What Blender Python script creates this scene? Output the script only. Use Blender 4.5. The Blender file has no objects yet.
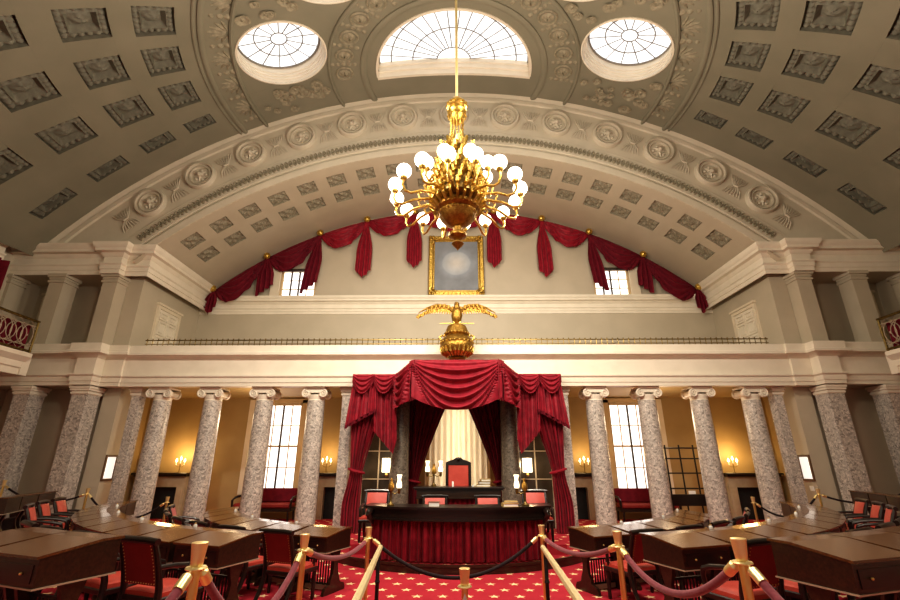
import bpy, bmesh, math, random
from math import sin, cos, pi, sqrt, atan2, asin, radians as R, degrees
from mathutils import Vector, Matrix
random.seed(7)
scene = bpy.context.scene
COL = scene.collection

# ------------------------------------------------------------------ helpers
class MB:
    """collects shapes into one mesh"""
    def __init__(s): s.v = []; s.f = []
    def add(s, vs, fs):
        b = len(s.v); s.v.extend(vs); s.f.extend(tuple(b + i for i in f) for f in fs); return s
    def box(s, x0, x1, y0, y1, z0, z1, bev=0):
        if x0 > x1: x0, x1 = x1, x0
        if y0 > y1: y0, y1 = y1, y0
        if bev:
            b = bev
            P = []
            for (z, i) in ((z0, b), (z0 + b, 0), (z1 - b, 0), (z1, b)):
                P.append([(x0 + i, y0 + b + 0, z), (x0 + b + 0, y0 + i, z), (x1 - b, y0 + i, z), (x1 - i, y0 + b, z),
                          (x1 - i, y1 - b, z), (x1 - b, y1 - i, z), (x0 + b, y1 - i, z), (x0 + i, y1 - b, z)])
            vs = [p for r in P for p in r]; fs = []
            for k in range(3):
                for j in range(8):
                    a = k * 8 + j; c = k * 8 + (j + 1) % 8
                    fs.append((a, c, c + 8, a + 8))
            fs.append(tuple(range(7, -1, -1))); fs.append(tuple(range(24, 32)))
            return s.add(vs, fs)
        vs = [(x0, y0, z0), (x1, y0, z0), (x1, y1, z0), (x0, y1, z0), (x0, y0, z1), (x1, y0, z1), (x1, y1, z1), (x0, y1, z1)]
        return s.add(vs, [(3, 2, 1, 0), (4, 5, 6, 7), (0, 1, 5, 4), (1, 2, 6, 5), (2, 3, 7, 6), (3, 0, 4, 7)])
    def prism(s, poly, axis, a, b):
        """extrude a 2D polygon along axis; x: poly=(y,z)  y: poly=(x,z)  z: poly=(x,y)"""
        n = len(poly)
        def P(p, t): return {'x': (t, p[0], p[1]), 'y': (p[0], t, p[1]), 'z': (p[0], p[1], t)}[axis]
        vs = [P(p, a) for p in poly] + [P(p, b) for p in poly]
        fs = [(i, (i + 1) % n, n + (i + 1) % n, n + i) for i in range(n)]
        fs += [tuple(range(n - 1, -1, -1)), tuple(range(n, 2 * n))]
        return s.add(vs, fs)
    def lathe(s, prof, seg=16, c=(0, 0, 0), a0=0, a1=2 * pi):
        full = abs(a1 - a0 - 2 * pi) < 1e-6; m = seg if full else seg + 1
        vs = []
        for (r, z) in prof:
            for k in range(m):
                a = a0 + (a1 - a0) * k / seg
                vs.append((c[0] + r * cos(a), c[1] + r * sin(a), c[2] + z))
        fs = []
        for i in range(len(prof) - 1):
            for k in range(seg):
                k2 = (k + 1) % m
                fs.append((i * m + k, i * m + k2, (i + 1) * m + k2, (i + 1) * m + k))
        if full:
            if prof[0][0] > 1e-5: fs.append(tuple(range(m - 1, -1, -1)))
            if prof[-1][0] > 1e-5: fs.append(tuple((len(prof) - 1) * m + k for k in range(m)))
        return s.add(vs, fs)
    def tube(s, path, r, seg=8, cap=True, flat=1.0):
        pts = [Vector(p) for p in path]; n = len(pts); vs = []; fs = []
        up = Vector((0, 0, 1)); prevN = None
        for i, p in enumerate(pts):
            t = (pts[min(i + 1, n - 1)] - pts[max(i - 1, 0)]).normalized()
            if prevN is None:
                ref = up if abs(t.z) < .9 else Vector((1, 0, 0))
                N = (ref - t * ref.dot(t)).normalized()
            else:
                N = (prevN - t * prevN.dot(t)).normalized()
            prevN = N; B = t.cross(N)
            rr = r[i] if isinstance(r, (list, tuple)) else r
            for k in range(seg):
                a = 2 * pi * k / seg
                vs.append(tuple(p + N * (rr * cos(a)) + B * (rr * flat * sin(a))))
        for i in range(n - 1):
            for k in range(seg):
                k2 = (k + 1) % seg
                fs.append((i * seg + k, i * seg + k2, (i + 1) * seg + k2, (i + 1) * seg + k))
        if cap:
            fs.append(tuple(range(seg - 1, -1, -1))); fs.append(tuple((n - 1) * seg + k for k in range(seg)))
        return s.add(vs, fs)
    def grid(s, fn, nu, nv, cu=False):
        m = nu if cu else nu + 1
        vs = [tuple(fn(i / nu, j / nv)) for j in range(nv + 1) for i in range(m)]
        fs = []
        for j in range(nv):
            for i in range(nu):
                i2 = (i + 1) % m
                fs.append((j * m + i, j * m + i2, (j + 1) * m + i2, (j + 1) * m + i))
        return s.add(vs, fs)
    def ball(s, c, r, seg=14, rings=9, sz=1.0):
        prof = [(max(r * sin(pi * k / rings), 1e-6), -r * sz * cos(pi * k / rings)) for k in range(rings + 1)]
        return s.lathe(prof, seg, c)
    def xform(s, M):
        s.v = [tuple(M @ Vector(p)) for p in s.v]; return s
    def build(s, name, mat, parent=None, smooth=35, solid=0, loc=None):
        me = bpy.data.meshes.new(name); me.from_pydata(s.v, [], s.f)
        bm = bmesh.new(); bm.from_mesh(me); bmesh.ops.recalc_face_normals(bm, faces=bm.faces); bm.to_mesh(me); bm.free()
        if smooth:
            me.polygons.foreach_set('use_smooth', [True] * len(me.polygons))
            me.set_sharp_from_angle(angle=R(smooth))
        me.materials.append(mat)
        o = bpy.data.objects.new(name, me); COL.objects.link(o)
        if parent: o.parent = parent
        if loc: o.location = loc
        if solid:
            md = o.modifiers.new('thick', 'SOLIDIFY'); md.thickness = solid; md.offset = 0
        return o

def thing(name, label, cat, loc=(0, 0, 0), rz=0, group=None):
    o = bpy.data.objects.new(name, None); COL.objects.link(o); o.empty_display_size = .1
    o.location = loc; o.rotation_euler = (0, 0, rz); o['label'] = label; o['category'] = cat
    if group: o['group'] = group
    return o
def tag(o, label, cat, group=None):
    o['label'] = label; o['category'] = cat
    if group: o['group'] = group
    return o
def struct(o, label=None, cat=None):
    o['kind'] = 'structure'
    if label: o['label'] = label
    if cat: o['category'] = cat
    return o
def dup(root, loc, rz=None, label=None, group=None):
    r = root.copy(); COL.objects.link(r); r.location = loc
    if rz is not None: r.rotation_euler = (0, 0, rz)
    if label: r['label'] = label
    if group: r['group'] = group
    for ch in list(root.children):
        c = ch.copy(); COL.objects.link(c); c.parent = r
        for g in list(ch.children):
            d = g.copy(); COL.objects.link(d); d.parent = c
    return r
def lerp(a, b, t): return a + (b - a) * t
def vl(a, b, t): return tuple(lerp(a[i], b[i], t) for i in range(3))
def sst(x): x = max(0, min(1, x)); return x * x * (3 - 2 * x)

# ------------------------------------------------------------------ materials
def mat(name, col, rough=.6, metal=0, noise=None, bump=None, emis=None, spec=.5, coat=0, sheen=0):
    m = bpy.data.materials.new(name); m.use_nodes = True
    nt = m.node_tree; b = nt.nodes['Principled BSDF']
    b.inputs['Base Color'].default_value = (*col, 1); b.inputs['Roughness'].default_value = rough
    b.inputs['Metallic'].default_value = metal; b.inputs['Specular IOR Level'].default_value = spec
    if coat: b.inputs['Coat Weight'].default_value = coat; b.inputs['Coat Roughness'].default_value = .12
    if sheen: b.inputs['Sheen Weight'].default_value = sheen; b.inputs['Sheen Roughness'].default_value = .4
    tc = nt.nodes.new('ShaderNodeTexCoord')
    if noise:
        sc, c2, stretch = noise
        mp = nt.nodes.new('ShaderNodeMapping'); mp.inputs['Scale'].default_value = stretch
        nz = nt.nodes.new('ShaderNodeTexNoise'); nz.inputs['Scale'].default_value = sc; nz.inputs['Detail'].default_value = 6
        rp = nt.nodes.new('ShaderNodeValToRGB')
        rp.color_ramp.elements[0].position = .35; rp.color_ramp.elements[1].position = .7
        rp.color_ramp.elements[0].color = (*col, 1); rp.color_ramp.elements[1].color = (*c2, 1)
        nt.links.new(tc.outputs['Object'], mp.inputs['Vector']); nt.links.new(mp.outputs[0], nz.inputs['Vector'])
        nt.links.new(nz.outputs['Fac'], rp.inputs['Fac']); nt.links.new(rp.outputs['Color'], b.inputs['Base Color'])
    if bump:
        sc, st = bump
        n2 = nt.nodes.new('ShaderNodeTexNoise'); n2.inputs['Scale'].default_value = sc; n2.inputs['Detail'].default_value = 4
        bp = nt.nodes.new('ShaderNodeBump'); bp.inputs['Strength'].default_value = st; bp.inputs['Distance'].default_value = .02
        nt.links.new(tc.outputs['Object'], n2.inputs['Vector'])
        nt.links.new(n2.outputs['Fac'], bp.inputs['Height']); nt.links.new(bp.outputs['Normal'], b.inputs['Normal'])
    if emis:
        b.inputs['Emission Color'].default_value = (*emis[0], 1); b.inputs['Emission Strength'].default_value = emis[1]
    return m
U = (1, 1, 1)
M = {}
M['cream'] = mat('cream_paint', (.46, .395, .295), .55, noise=(1.5, (.50, .43, .325), U), bump=(60, .05))
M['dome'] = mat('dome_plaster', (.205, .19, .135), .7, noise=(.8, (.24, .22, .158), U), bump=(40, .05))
M['white'] = mat('white_trim_paint', (.72, .645, .52), .5, noise=(3, (.78, .70, .575), U))
M['arch'] = mat('arch_plaster', (.52, .46, .355), .6, noise=(2, (.58, .51, .40), U))
M['tan'] = mat('tan_wall_paint', (.36, .25, .11), .6, noise=(1.2, (.42, .30, .14), U))
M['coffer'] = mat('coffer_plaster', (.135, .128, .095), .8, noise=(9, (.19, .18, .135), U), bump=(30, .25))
M['coffer_small'] = mat('soffit_coffer_plaster', (.20, .18, .125), .8, noise=(25, (.40, .35, .26), U), bump=(50, .6))
M['relief'] = mat('relief_plaster', (.23, .20, .135), .75, noise=(12, (.34, .30, .21), U), bump=(22, .8))
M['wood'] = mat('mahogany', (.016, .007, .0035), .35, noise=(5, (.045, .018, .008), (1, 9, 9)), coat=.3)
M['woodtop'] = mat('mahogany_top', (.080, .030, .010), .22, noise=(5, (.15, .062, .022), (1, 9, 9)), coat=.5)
M['darkwood'] = mat('dark_wood', (.009, .006, .005), .32, noise=(4, (.018, .010, .007), (1, 8, 8)), coat=.25)
M['framewood'] = mat('brown_frame_wood', (.10, .048, .02), .4, noise=(6, (.16, .08, .035), U))
M['edge'] = mat('polished_edge', (.42, .33, .24), .25, coat=.5)
M['leather'] = mat('red_leather', (.46, .060, .042), .42, noise=(6, (.54, .082, .058), U), bump=(70, .15))
M['leatherdark'] = mat('crimson_leather', (.22, .018, .018), .45, noise=(6, (.28, .026, .024), U), bump=(70, .15))
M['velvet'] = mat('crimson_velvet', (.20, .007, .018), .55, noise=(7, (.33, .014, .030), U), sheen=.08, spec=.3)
M['velvetmid'] = mat('mid_crimson_velvet', (.15, .006, .014), .6, noise=(7, (.24, .010, .022), U), sheen=.05, spec=.2)  # middle red tone for the desk skirt and inner curtains
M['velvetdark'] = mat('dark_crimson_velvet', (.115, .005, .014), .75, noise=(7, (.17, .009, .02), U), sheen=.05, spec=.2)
M['rope'] = mat('mauve_velvet', (.22, .045, .065), .75, noise=(30, (.29, .07, .09), U), sheen=.4, spec=.2)
M['ropedark'] = mat('black_velvet', (.016, .010, .011), .8, noise=(30, (.03, .018, .02), U), sheen=.3, spec=.2)
M['brass'] = mat('polished_brass', (.80, .57, .19), .28, .9, noise=(4, (.88, .68, .27), U))
M['brasscap'] = mat('bright_brass', (.92, .72, .30), .36, .8, noise=(4, (.94, .80, .45), U))
M['gold'] = mat('gilding', (.46, .29, .055), .34, 1, noise=(20, (.82, .57, .17), U), bump=(60, .3))
M['golddark'] = mat('aged_gilding', (.24, .125, .022), .40, .85, noise=(18, (.46, .27, .06), U), bump=(50, .5))
M['bronze'] = mat('dark_bronze', (.16, .11, .04), .35, .9, noise=(15, (.30, .21, .07), U))
M['black'] = mat('black_iron', (.012, .011, .011), .45, .3, noise=(20, (.02, .018, .017), U))
M['iron'] = mat('pale_wrought_iron', (.42, .35, .26), .45, .5, noise=(20, (.52, .44, .33), U))
M['globe'] = mat('glowing_globe', (1, .97, .9), .3, emis=((1, .93, .80), 2.6))
M['lampglass'] = mat('glowing_lamp_glass', (1, .95, .85), .3, emis=((1, .80, .50), 2.6))
M['railpaint'] = mat('pale_brass_rail', (.80, .66, .36), .35, .25, noise=(5, (.86, .73, .44), U))
M['flame'] = mat('candle_flame', (1, .9, .7), .3, emis=((1, .75, .38), 7.0))
M['sky'] = mat('skylight_pane', (.85, .9, .95), .2, emis=((.88, .94, 1.0), .62))
M['pane'] = mat('window_pane', (.9, .92, .92), .2, emis=((1.0, .97, .93), 1.25))
M['panebright'] = mat('bright_window_pane', (.9, .92, .92), .2, emis=((1.0, .93, .80), 7.0))
M['lead'] = mat('glazing_bar_grey', (.20, .18, .16), .6, noise=(9, (.24, .22, .19), U))
M['darkbar'] = mat('dark_sash_bar', (.05, .035, .025), .5, noise=(9, (.07, .05, .035), U))
M['casing'] = mat('tan_window_casing', (.50, .36, .19), .5, noise=(3, (.56, .41, .23), U))
M['paleframe'] = mat('pale_door_paint', (.66, .57, .43), .5, noise=(3, (.70, .61, .47), U))
M['mantel'] = mat('mantel_stone', (.38, .30, .20), .5, noise=(6, (.44, .36, .25), U))
M['firebox'] = mat('firebox_black', (.008, .010, .011), .7, noise=(6, (.014, .016, .016), U))
M['paper'] = mat('white_paper', (.80, .78, .72), .6, noise=(9, (.85, .83, .78), U))
M['lit'] = mat('glowing_document', (.9, .88, .82), .5, emis=((1, .98, .92), .55))  # emission puts the brightness into the page itself
M['book'] = mat('tan_book_leather', (.50, .34, .12), .55, noise=(9, (.58, .42, .18), U))
M['bookbrown'] = mat('brown_book_leather', (.17, .10, .05), .5, noise=(9, (.23, .15, .08), U))
M['glassdark'] = mat('dark_screen_glass', (.06, .05, .04), .15, noise=(1.5, (.13, .11, .085), U))
M['inkglass'] = mat('pale_glass', (.75, .73, .68), .15, noise=(9, (.82, .80, .76), U))

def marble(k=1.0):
    m = mat('breccia_marble' if k == 1 else 'shade_toned_breccia_marble', (.3, .28, .26), .32, coat=.3)
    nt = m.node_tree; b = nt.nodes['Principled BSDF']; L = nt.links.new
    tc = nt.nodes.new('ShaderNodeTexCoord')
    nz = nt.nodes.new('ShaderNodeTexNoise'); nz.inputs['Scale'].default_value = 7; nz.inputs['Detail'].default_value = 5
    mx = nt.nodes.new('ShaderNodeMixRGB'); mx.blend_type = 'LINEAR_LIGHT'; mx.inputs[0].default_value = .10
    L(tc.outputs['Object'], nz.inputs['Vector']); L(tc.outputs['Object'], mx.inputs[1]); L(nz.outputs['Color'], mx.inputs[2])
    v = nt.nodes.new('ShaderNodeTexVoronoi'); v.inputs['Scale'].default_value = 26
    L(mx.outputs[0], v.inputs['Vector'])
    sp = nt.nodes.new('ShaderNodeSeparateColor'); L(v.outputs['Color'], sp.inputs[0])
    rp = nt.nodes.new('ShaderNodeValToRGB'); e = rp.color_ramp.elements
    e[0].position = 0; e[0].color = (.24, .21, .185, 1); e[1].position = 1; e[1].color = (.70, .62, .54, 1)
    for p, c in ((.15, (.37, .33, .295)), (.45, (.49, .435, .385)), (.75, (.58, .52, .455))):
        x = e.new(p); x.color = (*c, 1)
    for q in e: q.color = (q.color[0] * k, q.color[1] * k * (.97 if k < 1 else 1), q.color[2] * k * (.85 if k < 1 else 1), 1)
    L(sp.outputs[0], rp.inputs['Fac'])
    v2 = nt.nodes.new('ShaderNodeTexVoronoi'); v2.feature = 'DISTANCE_TO_EDGE'; v2.inputs['Scale'].default_value = 26
    L(mx.outputs[0], v2.inputs['Vector'])
    rp2 = nt.nodes.new('ShaderNodeValToRGB'); rp2.color_ramp.elements[0].color = (.60, .57, .55, 1); rp2.color_ramp.elements[1].position = .09
    L(v2.outputs['Distance'], rp2.inputs['Fac'])
    mu = nt.nodes.new('ShaderNodeMixRGB'); mu.blend_type = 'MULTIPLY'; mu.inputs[0].default_value = .8
    L(rp.outputs[0], mu.inputs[1]); L(rp2.outputs[0], mu.inputs[2]); L(mu.outputs[0], b.inputs['Base Color'])
    return m
M['marble'] = marble(); M['marbleshade'] = marble(.36)  # second one is a darkened copy, canopy shade put into its colour

def carpet():
    m = mat('red_star_carpet', (.5, .03, .05), .95, spec=.1)
    nt = m.node_tree; b = nt.nodes['Principled BSDF']; L = nt.links.new
    def math_(op, a, c=None):
        n = nt.nodes.new('ShaderNodeMath'); n.operation = op
        for i, x in enumerate((a, c)):
            if x is None: continue
            if isinstance(x, (int, float)): n.inputs[i].default_value = x
            else: L(x, n.inputs[i])
        return n.outputs[0]
    geo = nt.nodes.new('ShaderNodeNewGeometry'); sp = nt.nodes.new('ShaderNodeSeparateXYZ'); L(geo.outputs['Position'], sp.inputs[0])
    SX, SY = .36, .34
    v = math_('DIVIDE', math_('ADD', sp.outputs['Y'], 20.02), SY)
    row = math_('FLOOR', v)
    off = math_('MULTIPLY', math_('MODULO', row, 2.0), .5)
    u = math_('ADD', math_('DIVIDE', math_('ADD', sp.outputs['X'], 50 * SX), SX), off)
    px = math_('MULTIPLY', math_('SUBTRACT', math_('FRACT', u), .5), SX)
    py = math_('MULTIPLY', math_('SUBTRACT', math_('FRACT', v), .5), SY)
    r = math_('SQRT', math_('ADD', math_('MULTIPLY', px, px), math_('MULTIPLY', py, py)))
    a = math_('ARCTAN2', px, py); k = 2 * pi / 5
    bb = math_('ABSOLUTE', math_('SUBTRACT', math_('MODULO', math_('ADD', a, k * 5.5), k), k / 2))
    Ro, Ri = .088, .036
    n1 = Ri * sin(pi / 5); n2 = Ro - Ri * cos(pi / 5); cc = Ro * Ri * sin(pi / 5)
    lhs = math_('MULTIPLY', r, math_('ADD', math_('MULTIPLY', math_('COSINE', bb), n1), math_('MULTIPLY', math_('SINE', bb), n2)))
    ins = math_('LESS_THAN', lhs, cc)
    nz = nt.nodes.new('ShaderNodeTexNoise'); nz.inputs['Scale'].default_value = 3; nz.inputs['Detail'].default_value = 8
    rp = nt.nodes.new('ShaderNodeValToRGB'); rp.color_ramp.elements[0].color = (.34, .022, .036, 1); rp.color_ramp.elements[1].color = (.47, .038, .055, 1)
    L(geo.outputs['Position'], nz.inputs['Vector']); L(nz.outputs['Fac'], rp.inputs['Fac'])
    mx = nt.nodes.new('ShaderNodeMixRGB'); L(ins, mx.inputs[0]); L(rp.outputs[0], mx.inputs[1]); mx.inputs[2].default_value = (.86, .62, .34, 1)
    L(mx.outputs[0], b.inputs['Base Color'])
    return m
M['carpet'] = carpet()

def canvas():
    m = mat('painted_canvas', (.16, .18, .21), .55)
    nt = m.node_tree; b = nt.nodes['Principled BSDF']; L = nt.links.new
    tc = nt.nodes.new('ShaderNodeTexCoord')
    nz = nt.nodes.new('ShaderNodeTexNoise'); nz.inputs['Scale'].default_value = 2.2; nz.inputs['Detail'].default_value = 4
    gr = nt.nodes.new('ShaderNodeTexGradient'); gr.gradient_type = 'SPHERICAL'
    mp = nt.nodes.new('ShaderNodeMapping'); mp.inputs['Scale'].default_value = (1.35, 1, 1.5); mp.inputs['Location'].default_value = (0, 0, -.15)
    L(tc.outputs['Object'], mp.inputs[0]); L(mp.outputs[0], gr.inputs[0])
    rp = nt.nodes.new('ShaderNodeValToRGB'); e = rp.color_ramp.elements
    e[0].color = (.20, .21, .23, 1); e[1].position = .9; e[1].color = (.52, .49, .45, 1)
    x = e.new(.25); x.color = (.24, .26, .29, 1); x = e.new(.34); x.color = (.34, .36, .39, 1)
    L(gr.outputs['Fac'], rp.inputs['Fac'])
    mx = nt.nodes.new('ShaderNodeMixRGB'); mx.blend_type = 'OVERLAY'; mx.inputs[0].default_value = .35
    L(rp.outputs[0], mx.inputs[1]); L(nz.outputs['Fac'], mx.inputs[2]); L(tc.outputs['Object'], nz.inputs['Vector'])
    L(mx.outputs[0], b.inputs['Base Color'])
    return m
M['canvas'] = canvas()
def sheer():
    m = bpy.data.materials.new('sheer_curtain'); m.use_nodes = True; nt = m.node_tree; nt.nodes.clear(); L = nt.links.new
    o = nt.nodes.new('ShaderNodeOutputMaterial'); d = nt.nodes.new('ShaderNodeBsdfDiffuse'); t = nt.nodes.new('ShaderNodeBsdfTranslucent')
    nz = nt.nodes.new('ShaderNodeTexNoise'); nz.inputs['Scale'].default_value = 3
    rp = nt.nodes.new('ShaderNodeValToRGB'); rp.color_ramp.elements[0].color = (.80, .66, .44, 1); rp.color_ramp.elements[1].color = (.88, .76, .55, 1)
    L(nz.outputs['Fac'], rp.inputs['Fac']); L(rp.outputs[0], d.inputs[0]); L(rp.outputs[0], t.inputs[0])
    mx = nt.nodes.new('ShaderNodeMixShader'); mx.inputs[0].default_value = .6
    L(d.outputs[0], mx.inputs[1]); L(t.outputs[0], mx.inputs[2]); L(mx.outputs[0], o.inputs[0])
    return m
M['sheer'] = sheer()

SIDE = {-1: 'left', 1: 'right'}
# ------------------------------------------------------------------ dome
AX, AY = 0.0, 11.0                     # centre of the fan-shaped ceiling layout
def dz(x, y, off=0):                   # height of the dome above plan point
    d = 15.8 ** 2 - x * x - (y - 12) ** 2
    return -2.5 + sqrt(max(d, 9)) + off
def dp(r, a, off=0):                   # polar plan -> dome (a measured from +x toward -y)
    x = AX + r * cos(a); y = AY - r * sin(a)
    n = Vector((x, y - 12, dz(x, y) + 2.5)).normalized()
    p = Vector((x, y, dz(x, y))) + n * off
    return tuple(p)
def dxy(x, y, off=0):
    n = Vector((x, y - 12, dz(x, y) + 2.5)).normalized()
    return tuple(Vector((x, y, dz(x, y))) + n * off)

RINGS = [7.60, 8.72, 9.95, 11.2]
HR = [.36, .38, .40, .40]               # half size along the radius
HT = .43                                # half size along the ring
NAZ = 6; DAZ = R(9.4)
OC_AZ = [R(18.1 + 35.95 * k) for k in range(5)]; OC_R = 4.95; OC_RAD = 1.10

dome = MB()
def cell(rs, a0f, a1f, nr=2, na=2):
    for i in range(len(rs) - 1):
        dome.grid(lambda u, v, r0=rs[i], r1=rs[i + 1]: dp(lerp(r0, r1, u), lerp(a0f(lerp(r0, r1, u)), a1f(lerp(r0, r1, u)), v)), nr, na)
ystart = lambda r: asin(min(.43 / r, 1))
yend = lambda r: pi - asin(min(.43 / r, 1))
# radial breaks for coffers
rb = [6.8]
for r, h in zip(RINGS, HR): rb += [r - h, r + h]
rb += [12.3]
# angular breaks depend on ring: columns k=1..NAZ-1 on both sides
def abreaks(rc):
    w = HT / rc
    out = []
    for k in range(1, NAZ): out += [(k * DAZ - w, k * DAZ + w)]
    for k in range(NAZ - 1, 0, -1): out += [(pi - k * DAZ - w, pi - k * DAZ + w)]
    return out
coffer_cells = []
for i in range(len(rb) - 1):
    r0, r1 = rb[i], rb[i + 1]
    is_ring = i % 2 == 1
    if not is_ring:
        cell([r0, r1], ystart, yend, 2, 60); continue
    rc = RINGS[i // 2]; br = abreaks(rc)
    prev = ystart
    for (a, b) in br:
        dome.grid(lambda u, v, p=prev, a=a: dp(lerp(r0, r1, u), lerp(p(lerp(r0, r1, u)), a, v)), 2, 4)
        coffer_cells.append((rc, (r0, r1), (a, b)))
        prev = (lambda b: (lambda r: b))(b)
    dome.grid(lambda u, v, p=prev: dp(lerp(r0, r1, u), lerp(p(lerp(r0, r1, u)), yend(lerp(r0, r1, u)), v)), 2, 4)
# strips beside the arch, y 10.57..12
strip_cells = []
for s in (-1, 1):
    xin = lambda y: sqrt(max(2.85 ** 2 - (max(AY - y, 0)) ** 2, .1))
    xs = [2.85] + rb[0:1] + rb[1:]
    for i in range(len(xs) - 1):
        x0, x1 = xs[i], xs[i + 1]
        hole = i >= 1 and (i - 1) % 2 == 1
        f0 = (lambda y: xin(y)) if i == 0 else (lambda y, x0=x0: x0)
        for (ya, yb, h) in ((10.57, 10.74, False), (10.74, 11.16, hole), (11.16, 12.06, False)):
            if h: strip_cells.append((s, x0, x1, ya, yb)); continue
            dome.grid(lambda u, v: dxy(s * lerp(f0(lerp(ya, yb, v)), x1, u), lerp(ya, yb, v)), 6 if i == 0 else 2, 4)
# fanlight surround and the strip behind it
cell([2.33, 2.85], lambda r: 0, lambda r: pi, 2, 48)
dome.grid(lambda u, v: dxy(lerp(-2.85, 2.85, u), lerp(11.0, 12.06, v)), 16, 4)
# medallion ring, oculus zone, leaf ring
cell([2.85, 3.78], ystart, yend, 3, 60)
cell([6.12, 6.8], ystart, yend, 3, 60)
half = R(35.95 / 2)
for k, a in enumerate(OC_AZ):
    a0 = (lambda r: ystart(r)) if k == 0 else (lambda r, a=a: a - half)
    a1 = (lambda r: yend(r)) if k == 4 else (lambda r, a=a: a + half)
    r0, r1 = 3.78, 6.12; n = 16; bd = []
    for t in range(n): r = lerp(r0, r1, t / n); bd.append((r, a0(r)))
    for t in range(n): bd.append((r1, lerp(a0(r1), a1(r1), t / n)))
    for t in range(n): r = lerp(r1, r0, t / n); bd.append((r, a1(r)))
    for t in range(n): bd.append((r0, lerp(a1(r0), a0(r0), t / n)))
    cx, cy = OC_R * cos(a), AY - OC_R * sin(a)
    def ringpt(u, v):
        r, aa = bd[int(round(u * 4 * n)) % (4 * n)]
        bx, by = r * cos(aa), AY - r * sin(aa)
        th = atan2(by - cy, bx - cx)
        qx, qy = cx + OC_RAD * cos(th), cy + OC_RAD * sin(th)
        return dxy(lerp(qx, bx, v), lerp(qy, by, v))
    dome.grid(ringpt, 4 * n, 4, cu=True)
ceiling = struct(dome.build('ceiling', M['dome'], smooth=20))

def coffer_floor(P, name, parent, m, n=26, dep=.13):
    """P(s,t,off) with s,t in [-1,1]; off>0 goes up into the dome"""
    mb = MB()
    for (s0, t0, s1, t1) in ((-1, -1, 1, -1), (1, -1, 1, 1), (1, 1, -1, 1), (-1, 1, -1, -1)):
        mb.grid(lambda u, v: P(lerp(s0, s1, u), lerp(t0, t1, u), lerp(0, dep, v)), 4, 1)
    def h(s, t):
        d = max(abs(s), abs(t)); e = s if abs(t) > abs(s) else t
        if d > .62:
            k = (d - .62) / .38
            leaf = abs(sin(e * 3 * pi)) ** .6 * sin(pi * min(k * 1.02, 1)) ** .7
            return dep - .105 * leaf
        if d > .55: return dep - .085
        if d > .47: return dep - .02
        r = sqrt(s * s + t * t); a = atan2(t, s)
        o = dep + .055
        if r < .40: o -= .10 * (cos(r / .40 * pi / 2)) * (.65 + .35 * cos(5 * a)) + .03
        return o
    mb.grid(lambda u, v: P(2 * u - 1, 2 * v - 1, h(2 * u - 1, 2 * v - 1)), n, n)
    return mb.build(name, m, parent, smooth=50)
for rc, (r0, r1), (a0, a1) in coffer_cells:
    # near the crown rows the camera never sees anything beyond the fifth column
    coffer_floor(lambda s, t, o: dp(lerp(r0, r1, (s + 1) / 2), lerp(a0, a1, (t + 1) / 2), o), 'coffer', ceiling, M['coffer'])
for s_, x0, x1, ya, yb in strip_cells:
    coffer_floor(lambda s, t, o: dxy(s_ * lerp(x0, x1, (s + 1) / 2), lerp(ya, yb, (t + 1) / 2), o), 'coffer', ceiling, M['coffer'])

sh = MB(); sh.grid(lambda u, v: dp(lerp(.05, 12.6, v), lerp(-.10 / max(v, .12), pi + .10 / max(v, .12), u) if v > .1 else lerp(-1, pi + 1, u), .8), 60, 24)
sh.build('light_block_shell', M['coffer'], ceiling)  # unseen shell added over the dome to block world light at its seams
# raised ring mouldings on the dome
def ring_mould(r0, r1, drop, name='ring_moulding', m=None):
    mb = MB()
    prof = [(r0, 0.01), (r0, -drop * .6), (lerp(r0, r1, .3), -drop), (lerp(r0, r1, .7), -drop), (r1, -drop * .6), (r1, .01)]
    mb.grid(lambda u, v: dp(prof[int(round(v * 5))][0], lerp(-asin(.95 / r0), pi + asin(.95 / r0), u), prof[int(round(v * 5))][1]), 120, 5)
    return mb.build(name, m or M['dome'], ceiling)
for r0, r1, d in ((2.68, 2.86, .07), (3.70, 3.80, .08), (6.10, 6.20, .09), (6.72, 6.84, .07), (6.88, 6.95, .05)):
    ring_mould(r0, r1, d)
# medallion ring reliefs
mb = MB()
for k in range(15):
    a = R(6 + 12 * k)
    cx, cy = 3.33 * cos(a), AY - 3.33 * sin(a)
    for (ra, rb_, hh) in ((.27, .20, .05), (.16, .02, .09)):
        mb.grid(lambda u, v: dxy(cx + lerp(ra, rb_, v) * cos(2 * pi * u), cy + lerp(ra, rb_, v) * sin(2 * pi * u), -hh * sin(pi * min(v + .02, 1)) ** .5 if rb_ > .1 else -hh * sst(v) * (.7 + .3 * cos(10 * pi * u)) - .01), 20, 5)
    a2 = R(12 * k)
    cx2, cy2 = 3.33 * cos(a2), AY - 3.33 * sin(a2)
    for j in range(5):
        rr = 3.02 + .16 * j
        bx, by = rr * cos(a2), AY - rr * sin(a2)
        mb.grid(lambda u, v: dxy(bx + .08 * v * cos(2 * pi * u) , by + .08 * v * sin(2 * pi * u), -.05 * (1 - v * v) + .01), 8, 3)
mb.build('rosette_band', M['relief'], ceiling)
# scrollwork around the oculi
mb = MB()
for k in range(300):
    a = random.uniform(-.12, pi + .12); r = random.uniform(3.95, 5.95)
    x, y = r * cos(a), AY - r * sin(a)
    if y > 11.8: continue
    if min(sqrt((x - OC_R * cos(b)) ** 2 + (y - AY + OC_R * sin(b)) ** 2) for b in OC_AZ) < 1.36: continue
    q = random.uniform(.10, .19); ph = random.uniform(0, 6)
    mb.grid(lambda u, v: dxy(x + q * v * cos(2 * pi * u), y + q * v * sin(2 * pi * u), -.06 * (.5 + .5 * cos(v * 2.2 * pi)) * (.7 + .3 * cos(6 * pi * u + ph)) - .008 * (1 - v)), 14, 5)
mb.build('scroll_relief', M['relief'], ceiling)
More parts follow.
